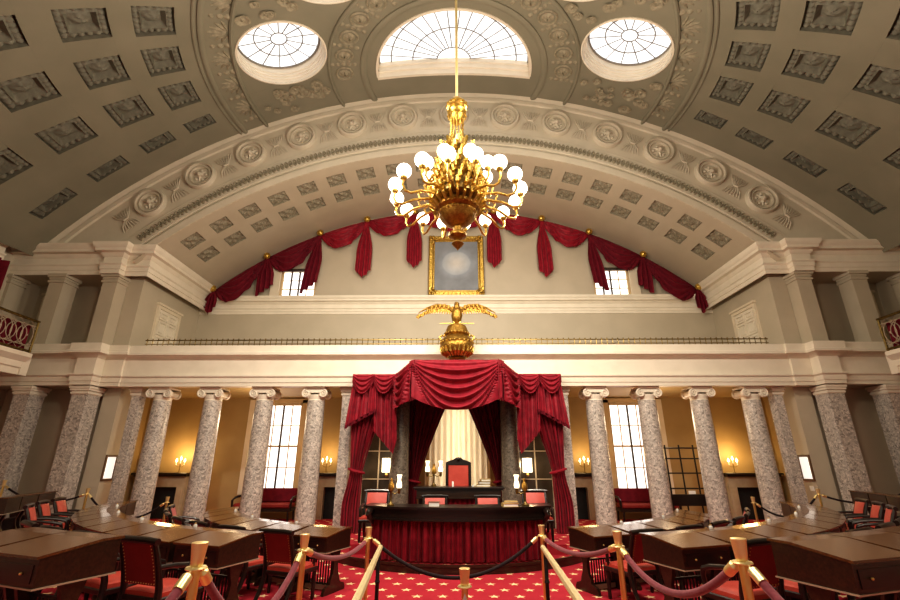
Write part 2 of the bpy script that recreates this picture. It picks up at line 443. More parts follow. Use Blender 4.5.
# leaf ring
mb = MB()
nl = 42
for k in range(-2, nl + 3):
    a = pi * k / nl
    x, y = 6.41 * cos(a), AY - 6.41 * sin(a)
    if y > 11.9: continue
    er, et = Vector((cos(a), -sin(a))), Vector((-sin(a), -cos(a)))
    if k % 2 == 0:
        for j in range(-3, 4):
            ang = j * .38; l = .30 - .02 * abs(j)
            d = er * cos(ang) + et * sin(ang); n_ = et * cos(ang) - er * sin(ang)
            ox, oy = x - er.x * .22, y - er.y * .22
            mb.grid(lambda u, v: dxy(ox + d.x * (.08 + l * 1.25 * u) + n_.x * (v - .5) * .10 * sin(pi * (.1 + .9 * u)), oy + d.y * (.08 + l * 1.25 * u) + n_.y * (v - .5) * .10 * sin(pi * (.1 + .9 * u)), -.07 * sin(pi * v) * (1 - .5 * u)), 5, 4)
    else:
        for j in range(3):
            rr = 6.22 + .17 * j
            bx, by = rr * cos(a), AY - rr * sin(a)
            mb.grid(lambda u, v: dxy(bx + (.10 - .02 * j) * v * cos(2 * pi * u), by + (.10 - .02 * j) * v * sin(2 * pi * u), -.06 * (1 - v * v) + .005), 10, 3)
mb.build('leaf_band', M['relief'], ceiling)

# skylights: oculi and fanlight, recessed above the dome
def bar(mb, p, q, w=.03, h=.05):
    p, q = Vector(p), Vector(q); mb.tube([p, q], w / 1.5, 4)
for k, a in enumerate(OC_AZ):
    cx, cy = OC_R * cos(a), AY - OC_R * sin(a)
    nrm = Vector((cx, cy - 12, dz(cx, cy) + 2.5)).normalized(); top = .50
    def well(th, r, off): return dxy(cx + r * cos(th), cy + r * sin(th), off)
    fr = MB()
    prof = [(OC_RAD + .05, .0), (OC_RAD + .05, -.03), (OC_RAD + .01, -.04), (OC_RAD, .02), (OC_RAD, .09), (OC_RAD - .02, .10), (OC_RAD - .02, .18), (OC_RAD - .04, .19), (OC_RAD - .04, .27), (OC_RAD - .06, .28), (OC_RAD - .06, .53)]
    fr.grid(lambda u, v: well(2 * pi * u, *prof[int(round(v * 10))]), 48, 10, cu=True)
    w = struct(fr.build('window_%d' % (10 + k), M['white'], smooth=25))
    gl = MB(); gl.grid(lambda u, v: well(2 * pi * u, (OC_RAD - .06) * max(v, .001), top), 48, 4, cu=True); gl.build('pane', M['sky'], w)
    br = MB()
    for j in range(14):
        th = 2 * pi * j / 14 + .1
        bar(br, well(th, .20, top - .02), well(th, OC_RAD - .06, top - .02), .02)
    for rr in (.20, .60): br.tube([well(2 * pi * t / 40, rr, top - .02) for t in range(41)], .016, 4, cap=False)
    br.tube([well(2 * pi * t / 40, OC_RAD - .08, top - .03) for t in range(41)], .03, 4, cap=False)
    br.build('glazing_bars', M['lead'], w)
fr = MB(); FR = 2.33
def fanp(th, r, off): return dxy(r * cos(th), AY - r * sin(th), off)
prof = [(FR + .07, 0), (FR + .07, -.03), (FR, -.03), (FR - .01, .25), (FR - .06, .27), (FR - .06, .5)]
fr.grid(lambda u, v: fanp(pi * u, *prof[int(round(v * 5))]), 48, 5)
pr2 = [(.09, 0), (.09, -.04), (0, -.04), (-.01, .12), (-.06, .14), (-.06, .28), (-.10, .30), (-.10, .5)]
fr.grid(lambda u, v: dxy(lerp(-FR - .05, FR + .05, u), AY + pr2[int(round(v * 7))][0], pr2[int(round(v * 7))][1]), 20, 7)
w = struct(fr.build('window_9', M['white'], smooth=25))
gl = MB(); gl.grid(lambda u, v: fanp(pi * u, FR * max(v, .001), .44), 48, 6); gl.build('pane', M['sky'], w)
br = MB()
for j in range(1, 17):
    th = pi * j / 17; bar(br, fanp(th, .52, .42), fanp(th, FR, .42), .02)
for rr in (.52, 1.25, 1.9): br.tube([fanp(pi * t / 40, rr, .42) for t in range(41)], .017, 4, cap=False)
br.tube([fanp(pi * t / 40, FR - .07, .40) for t in range(41)], .03, 4, cap=False)
br.build('glazing_bars', M['lead'], w)

# ------------------------------------------------------------------ arch over the gallery
ACZ = -2.43
def ap(r, th, y): return (r * sin(th), y, max(ACZ + r * cos(th), 7.74))
mb = MB()
prof = [(13.42, 11.95), (13.42, 11.90), (13.62, 11.88), (13.64, 11.95), (13.76, 11.97), (13.78, 11.93), (14.14, 11.93), (14.16, 11.98), (14.22, 11.96), (14.24, 12.0),
        (15.45, 12.0), (15.48, 11.95), (15.58, 11.93), (15.62, 11.97), (15.70, 11.90), (15.86, 11.84), (15.90, 11.88), (16.2, 11.9)]
mb.grid(lambda u, v: ap(prof[int(round(v * (len(prof) - 1)))][0], lerp(-R(53), R(53), u), prof[int(round(v * (len(prof) - 1)))][1]), 120, len(prof) - 1)
arch = struct(mb.build('wall_arch', M['arch'], smooth=30))
mb = MB()                               # guilloche border
n = 150
for k in range(n):
    th = lerp(-R(41.9), R(41.9), (k + .5) / n); r = 13.96
    c = Vector(ap(r, th, 11.93)); er = Vector((sin(th), 0, cos(th))); et = Vector((cos(th), 0, -sin(th)))
    mb.grid(lambda u, v: tuple(c + er * (.13 * cos(2 * pi * u) * lerp(1, .45, v)) + et * (.065 * sin(2 * pi * u) * lerp(1, .45, v)) + Vector((0, -.045 * sin(pi * (v * .8 + .1)), 0))), 10, 3, cu=True)
    mb.grid(lambda u, v: tuple(c + er * (.045 * v * cos(2 * pi * u)) + et * (.03 * v * sin(2 * pi * u)) + Vector((0, -.04 * (1 - v * v), 0))), 6, 2, cu=True)
mb.build('guilloche_border', M['relief'], arch)
for k in range(-6, 7):                  # thirteen star medallions
    th = R(6.42 * k); c = Vector(ap(14.88, th, 12.0)); er = Vector((sin(th), 0, cos(th))); et = Vector((cos(th), 0, -sin(th)))
    mb = MB()
    pf = [(.48, 0), (.47, .10), (.44, .14), (.40, .14), (.375, .05), (.345, .05), (.33, .10), (.30, .10), (.28, .02), (.001, .02)]
    mb.grid(lambda u, v: tuple(c + (er * cos(2 * pi * u) + et * sin(2 * pi * u)) * pf[int(round(v * 9))][0] + Vector((0, -pf[int(round(v * 9))][1], 0))), 32, 9, cu=True)
    md = mb.build('medallion', M['arch'], arch, smooth=40)
    st = MB(); star = []
    for j in range(10):
        a = pi * j / 5; rr = .235 if j % 2 == 0 else .10
        star.append(tuple(c + er * (rr * cos(a)) + et * (rr * sin(a)) + Vector((0, -.03, 0))))
    vs = star + [tuple(c + Vector((0, -.15, 0)))]
    st.add(vs, [(j, (j + 1) % 10, 10) for j in range(10)])
    st.ball(tuple(c + Vector((0, -.13, 0))), .08, 8, 5)
    for j in range(5):
        a = pi * (2 * j + 1) / 5
        st.ball(tuple(c + er * (.17 * cos(a)) + et * (.17 * sin(a)) + Vector((0, -.04, 0))), .05, 6, 4)
    st.build('star', M['arch'], md, smooth=0)
for k in range(-7, 7):                  # wheat-sheaf ornaments between
    th = R(6.42 * (k + .5)); c = Vector(ap(14.84, th, 12.0)); er = Vector((sin(th), 0, cos(th))); et = Vector((cos(th), 0, -sin(th)))
    mb = MB()
    for s in (-1, 1):
        for j in range(-3, 4):
            a = j * .17
            mb.tube([tuple(c + et * (.02 * j) + Vector((0, -.03, 0))), tuple(c + (er * (s * .18)) + et * (.20 * a * 2) + Vector((0, -.05, 0))), tuple(c + (er * (s * .36)) + et * (.36 * a * 1.5) + Vector((0, -.02, 0)))], [.016, .022, .012], 5)
    mb.tube([tuple(c - et * .08 + Vector((0, -.05, 0))), tuple(c + et * .08 + Vector((0, -.05, 0)))], .03, 6)
    mb.build('wheat_sheaf', M['arch'], arch)
# soffit vault with two rows of coffers
ST = [(-37.3 + 4.144 * k) for k in range(19)]
sof = MB(); cells = []
def sp(th, y, off=0): return ((13.42 + off) * sin(th), y, ACZ + (13.42 + off) * cos(th))
ys = [11.92, 12.34, 12.90, 13.28, 13.84, 15.56]
hw = R(1.22)
for yi in range(5):
    y0, y1 = ys[yi], ys[yi + 1]
    if yi in (1, 3):
        prev = -R(44)
        for t in ST:
            a, b = R(t) - hw, R(t) + hw
            sof.grid(lambda u, v: sp(lerp(prev, a, u), lerp(y0, y1, v)), 3, 1); cells.append((a, b, y0, y1)); prev = b
        sof.grid(lambda u, v: sp(lerp(prev, R(44), u), lerp(y0, y1, v)), 3, 1)
    else: sof.grid(lambda u, v: sp(lerp(-R(44), R(44), u), lerp(y0, y1, v)), 90, 1)
sof = struct(sof.build('ceiling_soffit', M['cream'], smooth=30))
for a, b, y0, y1 in cells:
    mb = MB(); P = lambda s, t, o: sp(lerp(a, b, (s + 1) / 2), lerp(y0, y1, (t + 1) / 2), o)
    for (s0, t0, s1, t1) in ((-1, -1, 1, -1), (1, -1, 1, 1), (1, 1, -1, 1), (-1, 1, -1, -1)):
        mb.grid(lambda u, v: P(lerp(s0, s1, u), lerp(t0, t1, u), .09 * v), 2, 1)
    def h(s, t):
        r = sqrt(s * s + t * t); an = atan2(t, s)
        return .09 - .075 * max(0, sin(6 * s) * sin(6 * t)) - (.06 * max(0, 1 - r / .35))
    mb.grid(lambda u, v: P(2 * u - 1, 2 * v - 1, h(2 * u - 1, 2 * v - 1)), 16, 16)
    mb.build('coffer', M['coffer_small'], sof, smooth=50)

# ------------------------------------------------------------------ walls
def wall_holes(mb, x0, x1, z0, z1, y, th, holes):
    xs = sorted({x0, x1, *[h[0] for h in holes], *[h[1] for h in holes]}); zs = sorted({z0, z1, *[h[2] for h in holes], *[h[3] for h in holes]})
    for i in range(len(xs) - 1):
        for j in range(len(zs) - 1):
            cx, cz = (xs[i] + xs[i + 1]) / 2, (zs[j] + zs[j + 1]) / 2
            if any(h[0] < cx < h[1] and h[2] < cz < h[3] for h in holes): continue
            mb.box(xs[i], xs[i + 1], y, y + th, zs[j], zs[j + 1])
def mitred(path, prof):
    """sweep a (forward offset, z) profile along a plan polyline; forward is to the right of travel"""
    n = len(path); dirs = []
    for i in range(n - 1):
        d = Vector((path[i + 1][0] - path[i][0], path[i + 1][1] - path[i][1])).normalized(); dirs.append(Vector((d.y, -d.x)))
    mb = MB(); vs = []
    for i in range(n):
        a = dirs[max(i - 1, 0)]; b = dirs[min(i, n - 2)]; m = a + b; m = m / max(m.dot(a), .2)
        for o, z in prof: vs.append((path[i][0] + m.x * o, path[i][1] + m.y * o, z))
    k = len(prof)
    return mb.add(vs, [(i * k + j, (i + 1) * k + j, (i + 1) * k + j + 1, i * k + j + 1) for i in range(n - 1) for j in range(k - 1)])
WX, WW = 5.75, .66
mb = MB(); wall_holes(mb, -10.4, 10.4, 0, 4.2, 15.5, .25, [(-WX - WW, -WX + WW, .87, 3.62), (WX - WW, WX + WW, .87, 3.62), (-.75, .95, .55, 3.55)])
struct(mb.build('wall_back_lower', M['tan'], smooth=0))
mb = MB(); wall_holes(mb, -10.4, 10.4, 4.2, 11.6, 15.5, .25, [(-WX - WW, -WX + WW, 7.0, 8.5), (WX - WW, WX + WW, 7.0, 8.5)])
struct(mb.build('wall_back_upper', M['cream'], smooth=0))
COR = [(0, 6.85), (.03, 6.85), (.03, 6.98), (.055, 6.98), (.055, 7.10), (.09, 7.14), (.09, 7.17), (.02, 7.19), (.02, 7.36), (.06, 7.40), (.10, 7.47), (.20, 7.50), (.20, 7.58), (.25, 7.64), (.27, 7.70), (.27, 7.75), (-.3, 7.76), (-.3, 6.85)]
mb = MB(); mb.prism([(15.5 - o * .8, 6.76 + (z - 6.85) * .72) for o, z in COR], 'x', -9.2, 9.2)
struct(mb.build('trim_1', M['white']))
for s in (-1, 1):
    nm = SIDE[s]
    # upper side wall of the gallery and pier
    mb = MB(); mb.box(s * 9.2, s * 9.66, 12.54, 13.1, 0, 7.9); mb.box(s * 9.2, s * 9.66, 12.40, 12.54, 4.6, 7.0); mb.box(s * 9.2, s * 9.66, 13.1, 15.5, 4.4, 7.9)
    struct(mb.build('wall_pier_' + nm, M['cream'], smooth=0))
    P = [(13.4, 12.0), (10.13, 12.0), (10.13, 11.9), (9.63, 11.9), (9.63, 12.12), (8.96, 12.12), (8.96, 15.5)]
    if s < 0: P = [(-x, y) for x, y in P]
    else: P = P[::-1]
    struct(mitred(P, COR[:-2] + [(-.05, 7.76)]).build('trim_%d' % (3 + s), M['white'], smooth=25))
    # lower side room wall
    mb = MB(); mb.box(s * 10.3, s * 10.55, 12.6, 15.5, 0, 4.2); struct(mb.build('wall_lower_' + nm, M['tan'], smooth=0))
    # recessed walls behind the square pilasters
    mb = MB(); mb.box(s * 9.67, s * 14, 12.95, 13.1, 0, 7.9); struct(mb.build('wall_recess_' + nm, M['cream'], smooth=0))
    mb = MB(); mb.box(s * 9.67, s * 14, 12.06, 13.0, 6.87, 7.0); mb.box(s * 9.67, s * 14, 12.06, 13.0, 3.70, 3.8); mb.box(s * 9.18, s * 14, 12.1, 13.1, 7.8, 7.95); struct(mb.build('ceiling_recess_' + nm, M['cream'], smooth=0))
    # upper painted pilasters
    for k, xr in enumerate((9.67, 11.22, 12.78)):
        mb = MB(); x0, x1 = s * xr, s * (xr + .42)
        mb.box(x0, x1, 12.0, 12.48, 4.75, 6.9)
        for (e, z0, z1) in ((.03, 6.62, 6.68), (.02, 6.72, 6.78), (.06, 6.78, 6.88)): mb.box(s * (xr - e), s * (xr + .42 + e), 12 - e, 12.48 + e, z0, z1)
        struct(mb.build('trim_%d' % (20 + 3 * (s + 1) + k), M['cream'], smooth=0))
    # curved rear wall of the chamber
    mb = MB()
    def cw(u, v, z0, z1, r): a = lerp(-.155, R(62), u); return (s * r * cos(a), 11.0 - r * sin(a), lerp(z0, z1, v))
    mb.grid(lambda u, v: cw(u, v, 0, 8.0, 12.92), 24, 1); struct(mb.build('wall_curved_' + nm, M['cream']))
    mb = MB()
    def cc(u, v): o, z = COR[int(round(v * 17))]; a = lerp(-.03, R(62), u); r = 12.6 - o * 1.2; return (s * r * cos(a), 11.0 - r * sin(a), z + .05)
    mb.grid(cc, 30, 17); struct(mb.build('trim_%d' % (12 + s), M['white']))
# main entablature
ENT = [(0, 3.68), (.02, 3.68), (.02, 3.78), (.04, 3.78), (.04, 3.90), (.08, 3.94), (.08, 3.98), (.0, 3.99), (0, 4.40), (.04, 4.43), (.10, 4.48), (.20, 4.51), (.20, 4.58), (.15, 4.60), (.15, 4.78), (-.55, 4.78), (-.55, 3.68)]
P = [(13.4, 12.02), (10.13, 12.02), (10.13, 11.9), (9.60, 11.9), (9.60, 12.2), (9.08, 12.2), (9.08, 12.26)]
P = [(-x, y) for x, y in P] + P[::-1]
tr = struct(mitred(P, [(-.05, 3.68)] + ENT[:-2] + [(-.05, 4.78)]).build('trim_30', M['white'], smooth=25))
mb = MB(); mb.box(-9.6, 9.6, 12.29, 12.5, 3.682, 3.80); mb.box(-9.6, 9.6, 12.29, 12.6, 4.70, 4.779)
for s in (-1, 1): mb.box(s * 9.62, s * 13.4, 12.04, 12.2, 3.682, 3.8); mb.box(s * 9.1, s * 13.4, 12.25, 12.96, 4.6, 4.77); mb.box(s * 9.64, s * 13.4, 12.05, 12.3, 4.6, 4.779)
mb.build('soffit_board', M['white'], tr, smooth=0)
mb = MB(); mb.box(-10.4, 10.4, 12.45, 15.6, 3.80, 3.95); struct(mb.build('ceiling_gallery', M['tan'], smooth=0))
mb = MB(); mb.box(-9.3, 9.3, 12.3, 15.5, 4.45, 4.76); struct(mb.build('floor_gallery', M['cream'], smooth=0))
# floor: main level and two tiers, a level aisle down the middle
CX, CY = 0.0, 12.6
mb = MB(); mb.box(-14, 14, -3, 15.8, -.12, 0)
struct(mb.build('floor', M['carpet'], smooth=0))
for i, (r0, r1, z) in enumerate(((6.95, 8.78, .18), (8.78, 12.2, .36))):
    mb = MB()
    for s in (-1, 1):
        def P(u, v, z, r0=r0, r1=r1):
            r = lerp(r0, r1, v); a = lerp(asin(1.02 / r), R(86), u); return (s * r * sin(a), CY - r * cos(a), z)
        mb.grid(lambda u, v: P(u, v, z), 40, 2)
        mb.grid(lambda u, v: P(u, 0, lerp(0, z, v)), 40, 1); mb.grid(lambda u, v: P(0, u, lerp(0, z, v)), 4, 1)
    struct(mb.build('floor_tier_%d' % (i + 1), M['carpet'], smooth=20))
mb = MB(); mb.box(-10.3, 10.3, 12.3, 15.5, 0, .10); struct(mb.build('floor_colonnade', M['carpet'], smooth=0))

# ------------------------------------------------------------------ windows and doors
def sash(name, x0, x1, z0, z1, y, cols, rows, heavy_c=(), heavy_r=(), m=None):
    mb = MB(); fw = .07
    mb.box(x0, x0 + fw, y, y + .12, z0, z1); mb.box(x1 - fw, x1, y, y + .12, z0, z1); mb.box(x0, x1, y, y + .12, z1 - fw, z1); mb.box(x0, x1, y, y + .12, z0, z0 + fw)
    w = struct(mb.build(name, M['casing'], smooth=0))
    gl = MB(); gl.box(x0 + .01, x1 - .01, y + .08, y + .10, z0 + .01, z1 - .01); gl.build('pane', M['pane'], w, smooth=0)
    br = MB(); hv = MB()
    for i in range(1, cols):
        x = lerp(x0 + fw, x1 - fw, i / cols)
        (hv if i in heavy_c else br).box(x - (.026 if i in heavy_c else .012), x + (.026 if i in heavy_c else .012), y + .03, y + .075, z0, z1)
    for j in range(1, rows):
        z = lerp(z0 + fw, z1 - fw, j / rows)
        (br).box(x0, x1, y + .035, y + .07, z - (.028 if j in heavy_r else .012), z + (.028 if j in heavy_r else .012))
    br.build('muntin_grid', M['casing'], w, smooth=0)
    if hv.v: hv.build('mullion', m or M['darkbar'], w, smooth=0)
    return w
n = 1
for s in (-1, 1):
    w = sash('window_%d' % n, s * WX - WW, s * WX + WW, .87, 3.62, 15.52, 4, 4, (2,), (2,)); n += 1
    w2 = sash('window_%d' % n, s * WX - WW, s * WX + WW, 7.0, 8.5, 15.52, 4, 4, (1, 2), ()); n += 1
    cs = MB()
    for (xa, xb, za, zb) in ((-WW - .16, -WW, .8, 3.72), (WW, WW + .16, .8, 3.72), (-WW - .16, WW + .16, 3.62, 3.76)): cs.box(s * WX + xa, s * WX + xb, 15.42, 15.53, za, zb)
    # splayed pale shutters at the outer side
    cs.build('casing', M['casing'], w, smooth=0)
    sh = MB(); sh.box(s * (WX + WW + .17), s * (WX + WW + .42), 15.36, 15.5, .8, 3.72); sh.build('folded_shutter', M['paleframe'], w, smooth=0)
    sh = MB(); sh.box(s * (WX + WW), s * (WX + WW + .32), 15.40, 15.5, 7.35, 8.55); sh.build('folded_shutter', M['paleframe'], w2, smooth=0)
    dk = MB(); dk.box(s * WX - WW - .05, s * WX + WW + .05, 15.44, 15.5, 8.42, 8.52); dk.build('casing', M['darkbar'], w2, smooth=0)
w = sash('window_%d' % n, -.75, .95, .55, 3.55, 15.52, 4, 5, (2,), (3,)); n += 1
w.children[0].data.materials[0] = M['panebright']
def door(name, x, y0, y1, z0, z1, s, axis='x'):
    """panelled door; axis 'x': lies in a plane of constant x facing -s*x ; 'y': constant y facing camera"""
    mb = MB(); pn = MB()
    def bx(b, a0, a1, d0, d1, za, zb):
        if axis == 'x': b.box(x - s * d0, x - s * d1, a0, a1, za, zb)
        else: b.box(a0, a1, x - d0, x - d1, za, zb)
    f = .10
    bx(mb, y0, y0 + f, 0, .07, z0, z1); bx(mb, y1 - f, y1, 0, .07, z0, z1); bx(mb, y0 + f, y1 - f, 0, .068, z1 - f, z1 - .001); bx(mb, y0 - .04, y1 + .04, 0, .10, z1 + .001, z1 + .07)
    d = struct(mb.build(name, M['paleframe'], smooth=0))
    bx(pn, y0 + f, y1 - f, 0, .03, z0, z1 - f)
    ym = (y0 + y1) / 2; g = .05; zs = (z0 + .10, lerp(z0, z1, .42), lerp(z0, z1, .72), z1 - f - .05)
    for (a, b) in ((y0 + f + g, ym - g / 2), (ym + g / 2, y1 - f - g)):
        for k in range(3):
            za, zb = zs[k] + .03, zs[k + 1] - .03; q = .035
            bx(pn, a, a + q, .03, .065, za, zb); bx(pn, b - q, b, .03, .065, za, zb); bx(pn, a + q, b - q, .03, .064, za, za + q); bx(pn, a + q, b - q, .03, .064, zb - q, zb)
            bx(pn, a + .08, b - .08, .03, .055, za + .08, zb - .08)
    pn.build('door_leaf', M['paleframe'] if axis == 'y' else M['white'], d, smooth=0)
door('door_1', -9.2, 13.2, 14.4, 4.76, 6.35, -1); door('door_2', 9.2, 13.2, 14.4, 4.76, 6.35, 1)
door('door_3', 12.95, -12.55, -11.72, 4.5, 6.55, 1, 'y'); door('door_4', 12.95, 11.72, 12.55, 4.5, 6.55, 1, 'y')

# ------------------------------------------------------------------ columns
def volute_capital(mb):
    # square abacus, egg band, four scrolls
    mb.box(-.27, .27, -.27, .27, .30, .345, .01)
    mb.lathe([(.20, 0), (.215, .02), (.205, .04), (.23, .12), (.235, .16)], 20)
    for sy in (-1, 1):
        mb.box(-.21, .21, sy * .19 - .045, sy * .19 + .045, .20, .30)
        for sx in (-1, 1):
            # spiral scroll on the face
            c = (sx * .215, sy * .235, .185)
            pts = []; rr = []
            for k in range(30):
                a = pi / 2 - sx * k * .42 * 1; q = .105 * (1 - k / 32)
                pts.append((c[0] + q * cos(a), c[1], c[2] + q * sin(a))); rr.append(.024 * (1 - k / 60))
            mb.tube(pts, rr, 6)
            mb.lathe([(.001, -.03), (.11, -.03), (.11, .03), (.001, .03)], 18)
            b = len(mb.v) - 72
            for i in range(72):
                x, y, z = mb.v[b + i]; mb.v[b + i] = (c[0] + x, c[1] - sy * .045 + z * .9, c[2] + y)
    for sx in (-1, 1):
        mb.tube([(sx * .215, -.2, .185), (sx * .215, 0, .185), (sx * .215, .2, .185)], [.10, .07, .10], 12)
COLX = [1.45, 3.79, 5.21, 6.63, 8.03]
colproto = thing('marble_column', 'x', 'column', (0, 0, 0), 0, 'ionic columns of the gallery colonnade')
ZB, ZT = .10, 3.33
mb = MB(); H = ZT - ZB - .14
mb.lathe([(.257 - .030 * (k / 14) ** 1.8, .14 + H * k / 14) for k in range(15)], 28); shaft = mb.build('shaft', M['marble'], colproto)
mb = MB(); mb.box(-.34, .34, -.34, .34, 0, .06); mb.lathe([(.325, .06), (.34, .085), (.32, .11), (.285, .12), (.30, .135), (.277, .15)], 24); mb.build('base', M['white'], colproto)
mb = MB(); volute_capital(mb); cap = mb.build('capital', M['white'], colproto); cap.location = (0, 0, ZT - ZB - .02); cap.scale = (1.06, 1.06, 1.08)
ordn = ['first', 'second', 'third', 'fourth']
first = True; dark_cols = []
for s in (-1, 1):
    for k, x in enumerate(COLX):
        if k == 0: lb = 'shade-toned marble column under the crimson canopy, %s of the high-backed chair' % SIDE[s]
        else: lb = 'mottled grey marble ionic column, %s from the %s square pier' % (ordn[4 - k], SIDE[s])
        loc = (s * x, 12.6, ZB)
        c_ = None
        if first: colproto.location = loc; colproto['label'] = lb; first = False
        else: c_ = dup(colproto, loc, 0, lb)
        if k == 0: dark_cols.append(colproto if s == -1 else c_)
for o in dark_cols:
    sh_ = [c for c in o.children if c.name.startswith('shaft')][0]; sh_.data = sh_.data.copy(); sh_.data.materials[0] = M['marbleshade']
# square marble pilasters
def pilaster(x0, x1, y0, y1, z0, z1, label, group):
    t = thing('marble_pilaster', label, 'pilaster', ((x0 + x1) / 2, (y0 + y1) / 2, z0), 0, group)
    w, d, h = abs(x1 - x0) / 2, (y1 - y0) / 2, z1 - z0
    mb = MB(); mb.box(-w, w, -d, d, 0, h - .22); mb.build('shaft', M['marble'], t, smooth=0)
    mb = MB()
    for e, a, b in ((.01, .22, .20), (.03, .20, .15), (.015, .15, .12), (.05, .12, .06), (.07, .06, 0)): mb.box(-w - e, w + e, -d - e, d + e, h - a, h - b)
    mb.build('capital', M['white'], t, smooth=0)
G1 = 'square marble pilasters of the side walls'
for s in (-1, 1):
    pilaster(s * 9.68, s * 10.09, 12.0, 12.46, .0, 3.66, 'square marble pilaster beside the %s pier with the lit frame' % SIDE[s], G1)
    pilaster(s * 11.22, s * 11.64, 12.0, 12.48, .0, 3.66, 'outermost square marble pilaster below the %s balcony end' % SIDE[s], G1)
    pilaster(s * 8.60, s * 8.83, 12.48, 12.74, .1, 3.68, 'narrow marble pilaster set against the inner edge of the %s pier' % SIDE[s], 'narrow marble pilasters')
    pilaster(s * 2.78, s * 3.06, 12.5, 12.8, .1, 3.68, 'narrow marble pilaster half hidden by the %s crimson curtain' % SIDE[s], 'narrow marble pilasters')

# ------------------------------------------------------------------ gallery rails
t = thing('gallery_rail', 'low brass gallery rail running along the white ledge', 'railing', (0, 12.20, 4.78))
mb = MB(); mb.tube([(-8.6, 0, .17), (8.6, 0, .17)], .016, 6); mb.tube([(-8.6, 0, .06), (8.6, 0, .06)], .012, 6); mb.build('rail', M['bronze'], t)
mb = MB()
for k in range(115): x = -8.55 + .15 * k; mb.tube([(x, 0, 0), (x, 0, .20)], .011, 5); mb.ball((x, 0, .20), .018, 6, 4)
mb.build('balusters', M['bronze'], t)['kind'] = 'stuff'
BC = (0, 11.5); BR = 10.85
for s in (-1, 1):
    nm = SIDE[s]
    def B(a, r=BR, z=0): return (s * r * cos(a), BC[1] - r * sin(a), z)
    mb = MB()
    pf = [(-.08, 3.80), (.0, 3.80), (.0, 3.95), (.04, 3.98), (.04, 4.12), (.10, 4.18), (.16, 4.24), (.16, 4.34), (-1.6, 4.36), (-1.6, 3.8)]
    mb.grid(lambda u, v: B(lerp(0.03, R(42), u), BR - pf[int(round(v * 9))][0], pf[int(round(v * 9))][1]), 24, 9)
    mb.box(s * 10.8, s * 12.8, 11.1, 11.3, 3.8, 4.3)
    struct(mb.build('floor_balcony_' + nm, M['white']))
    t = thing('balcony_railing', 'curved wrought iron balcony railing with looped bars, %s gallery' % nm, 'railing', (0, 0, 0), 0, 'curved balcony railings')
    mb = MB(); N = 40
    path = lambda z: [B(.022 + R(41) * k / N, BR, z) for k in range(N + 1)]
    mb.tube(path(5.20), .035, 8); mb.tube(path(4.42), .03, 8)
    mb.build('handrail', M['bronze'], t)
    mb = MB(); st = R(1.65); nloop = 25
    mb.tube(path(5.06), .012, 5); mb.tube(path(4.54), .012, 5)
    for k in range(nloop):
        a = .03 + st * (k + .5)
        mb.tube([B(a + st * .55 * sin(2 * pi * q / 16), BR, 4.80 + .26 * cos(2 * pi * q / 16)) for q in range(17)], .011, 5, cap=False)
        mb.tube([B(a + st * .95 * sin(2 * pi * q / 16), BR, 4.80 + .26 * cos(2 * pi * q / 16)) for q in range(17)], .011, 5, cap=False)
        mb.ball(B(a, BR, 4.80), .03, 6, 4)
        for zz in (5.12, 4.48):
            mb.tube([B(a - st / 2, BR, zz - .06), B(a, BR, zz + .06), B(a + st / 2, BR, zz - .06)], .009, 4)
    mb.build('looped_bars', M['iron'], t)
    mb = MB(); mb.tube([B(.024, BR, 4.36), B(.024, BR, 5.22)], .03, 8); mb.build('end_post', M['bronze'], t)
    mb = MB()
    mb.grid(lambda u, v: B(lerp(.03, R(42), u), BR + .10 + .03 * sin(u * 160), lerp(4.40, 5.10, v)), 200, 2)
    tag(mb.build('red_backing_cloth', M['velvetdark'], smooth=60), 'pleated dark red cloth hung behind the %s balcony railing' % nm, 'cloth', 'cloths behind the balcony railings')
    mb = MB()
    mb.grid(lambda u, v: (s * (12.25 - .08 * sin(u * 30) + .1 * u), lerp(11.3, 10.2, u), lerp(6.95, 6.1 + .35 * u, v)), 40, 6)
    tag(mb.build('wall_drape', M['velvetdark'], smooth=60), 'dark red drape hanging under the cornice above the %s balcony' % nm, 'drape')

# ------------------------------------------------------------------ cloth
def swag(pL, pR, drop_mid, drop_end, out, nf, amp, nrm=(0, -1, 0), nu=40, nv=48, belly=None):
    """hanging swag between two points"""
    nrm = Vector(nrm)
    mb = MB()
    def f(u, v):
        w = 1 - (2 * u - 1) ** 2
        L = lerp(drop_end, drop_mid, w)
        p = Vector(vl(pL, pR, u))
        c = v * L / (drop_mid * (.16 + .84 * w))
        d = amp * (.5 + .5 * sin(2 * pi * nf * min(c, 1.35))) * min(1, v * 5) * (.35 + .65 * w)
        d += out * sin(pi * min(v * .62, 1)) * (.4 + .6 * w)
        d += .25 * amp * sin(u * 9 * pi + 2 * v) * (1 - w)
        p.z -= v * L
        return tuple(p + nrm * d)
    mb.grid(f, nu, nv); return mb
def pleats(top, bot, n, amp, nrm=(0, -1, 0), nu=96, nv=20, grow=.4, wob=.4, phase=0.):
    """pleated panel: top(u), bot(u) return points; deeper pleats toward the hem"""
    nrm = Vector(nrm); mb = MB()
    def f(u, v):
        p = Vector(vl(top(u), bot(u), v))
        a = amp * (1 - grow + grow * v)
        d = a * (sin(2 * pi * n * u + phase + wob * sin(5 * u + 3 * v)) + .4 * sin(2 * pi * n * 1.7 * u + 1 + phase))
        return tuple(p + nrm * d)
    mb.grid(f, nu, nv); return mb
